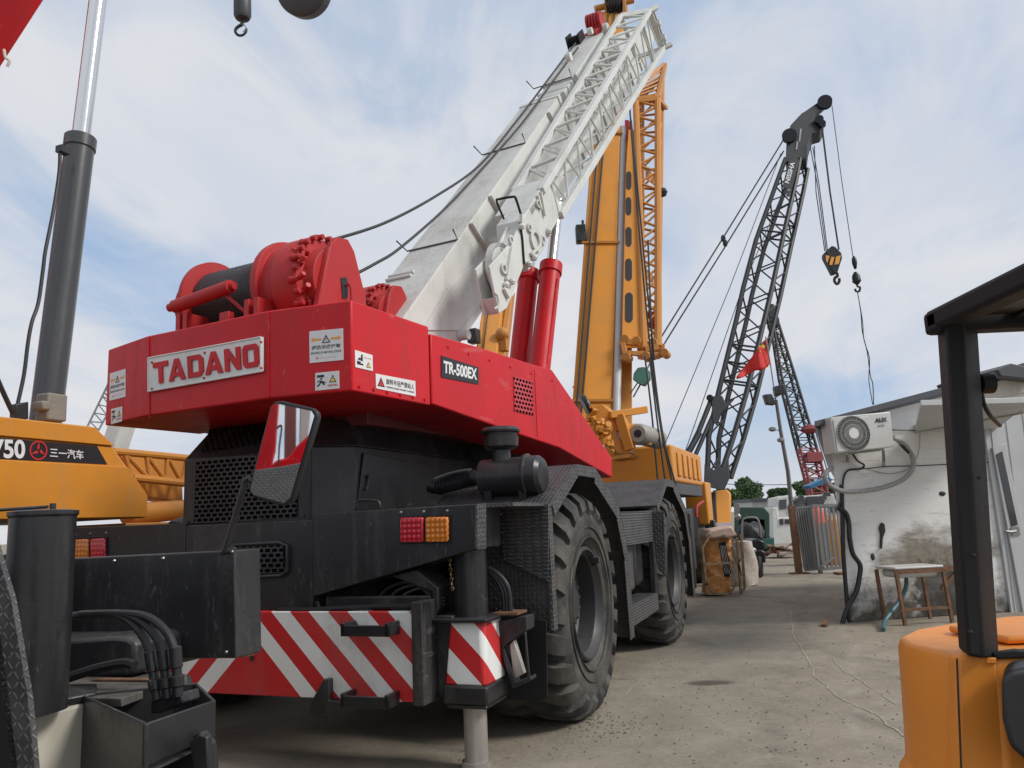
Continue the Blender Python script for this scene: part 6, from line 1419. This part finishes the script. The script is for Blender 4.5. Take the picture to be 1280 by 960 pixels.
tree(972, 609, 625, 125, 1.7, 2, 'small tree left of the leaning lamp pole', LEAF[2])
tree(1006, 599, 620, 115, 1.9, 3, 'tree between the lamp pole and the red lattice boom', LEAF[1])
tree(1030, 600, 620, 120, 1.9, 9, 'tree right behind the red lattice boom', LEAF[2])
# low white building and walls closing the yard far off
def slab(name, px0, px1, py0, Y, mat, label, cat, h1=0):
    a = WF.Y(px0, py0, Y); b = WF.Y(px1, py0, Y); fr = Frame(a.x, Y, 0); o = thing(name, label, cat, fr); w_ = b.x-a.x; H = a.z
    MB().box(0, w_, 0, 4, 0, H).build('wall', mat, o, .02); MB().box(-.15, w_+.15, -.2, 4.2, H, H+.18).build('roof', ROOFG, o)
    for i in range(max(1, int(w_/3))): MB().box(.8+3*i, 1.9+3*i, -.02, .02, H*.45, H*.75).build('window', GLASS, o)
    return o
slab('low_building', 940, 975, 627, 52, METALW, 'low pale building between the trees and the trucks', 'building')
slab('yard_shed', 1046, 1110, 622, 50, METALW, 'far pale shed glimpsed behind the gate', 'shed')
a, b = WF.Y(955, 606, 60), WF.Y(1060, 597, 60); tag(MB().tube([a+V((-6,0,.4)), a, (a+b)/2-V((0,0,.15)), b, b+V((12,0,1))], .03, 6, 4).build('power_line', ROPEL, None), 'thin power line crossing above the far trees', 'power line', WF)
# small pale crane boom left of the counterweight
fcf = Frame(*(WF.Y(140, 560, 16).xy), 20); fc_ = thing('white_boom_crane', 'small far white boom with lattice jib showing left of the red counterweight', 'crane', fcf); ti = fc_.matrix_world.inverted()
def FP(px, py, Y=16.0): return ti @ WF.Y(px, py, Y)
MB().prism([FP(x,y) for x,y in ((112,600),(128,600),(152,528),(172,470),(160,470),(138,520))], (0,.4,0)).build('boom', WHITEB, fc_, .02)
l_ = MB(); P0, P1 = [FP(96,560,15.8), FP(128,495,16.2), FP(140,470,16.2)], [FP(110,562,15.8), FP(141,505,16.2), FP(152,480,16.2)]
l_.tube(P0, .02).tube(P1, .02)
for i in range(12): l_.tube([interp(P0,i/12), interp(P1,(i+.5)/12)], .012, 5); l_.tube([interp(P1,(i+.5)/12), interp(P0,(i+1)/12)], .012, 5)
l_.build('lattice_jib', STEEL, fc_); MB().box(-1,1,0,3,0,1.8).build('carrier', WHITEB, fc_, .05)

# pale repaired crack line and a joint across the lane
def strip(pts, w, nm, mat, z=.004):
    P = [WF.Z(x, y, z) for x, y in pts]; Q = []
    rnd = random.Random(5)
    for a, b in zip(P, P[1:]):
        for k in range(6): q = a.lerp(b, k/6); Q.append(q+V((rnd.uniform(-.012,.012), rnd.uniform(-.02,.02), 0)))
    Q.append(P[-1]); mb = MB()
    for i, q in enumerate(Q):
        d = (Q[min(i+1,len(Q)-1)]-Q[max(i-1,0)]).normalized(); n = V((-d.y, d.x, 0))*w*rnd.uniform(.4,1.2)/2; mb.v += [tuple(q-n), tuple(q+n)]
    mb.f = [(2*i, 2*i+1, 2*i+3, 2*i+2) for i in range(len(Q)-1)]; return struct(mb.build(nm, mat, None, recalc=False))
PALE = flat('pale crack filler', (.345,.305,.24), .9, 0, .3, .3, 30); DARKJ = flat('dark joint', (.07,.06,.05), .9, 0, .3, .3, 30)
strip([(988,762),(990,790),(1002,812),(1014,830),(1018,845),(1034,858),(1052,874),(1075,884),(1095,892),(1110,905),(1134,922)], .016, 'ground', PALE)
strip([(1040,822),(1052,838),(1068,845),(1092,862),(1120,880)], .012, 'ground', PALE)
strip([(925,732),(960,735),(1000,736),(1055,738)], .03, 'ground', DARKJ)
strip([(780,870),(800,850),(822,832),(838,820)], .012, 'ground', PALE)
# ================================================================== grit
random.seed(21); gm = MB()
for i in range(900):
    if i < 220: px, py = random.gauss(735, 40), 905+random.gauss(0, 9)
    else: px, py = random.uniform(520,1250), random.uniform(745, 958)
    if py < 720: continue
    p = WF.Z(px, min(py, 990), 0); s_ = random.uniform(.003,.011)*(1 if i > 30 else 1.6)
    b = len(gm.v); 
    for dx, dy, dz in ((-1,-1,0),(1,-.8,0),(.9,1,0),(-1,.8,0),(0,0,.9)): gm.v.append((p.x+dx*s_*random.uniform(.6,1.2), p.y+dy*s_*random.uniform(.6,1.2), dz*s_+.001))
    gm.f += [(b,b+1,b+4),(b+1,b+2,b+4),(b+2,b+3,b+4),(b+3,b,b+4)]
gr_ = gm.build('grit', flat('grit', (.13,.11,.085), .9), None); gr_['kind'] = 'stuff'; gr_['label'] = 'loose grit on the concrete'; gr_['category'] = 'grit'
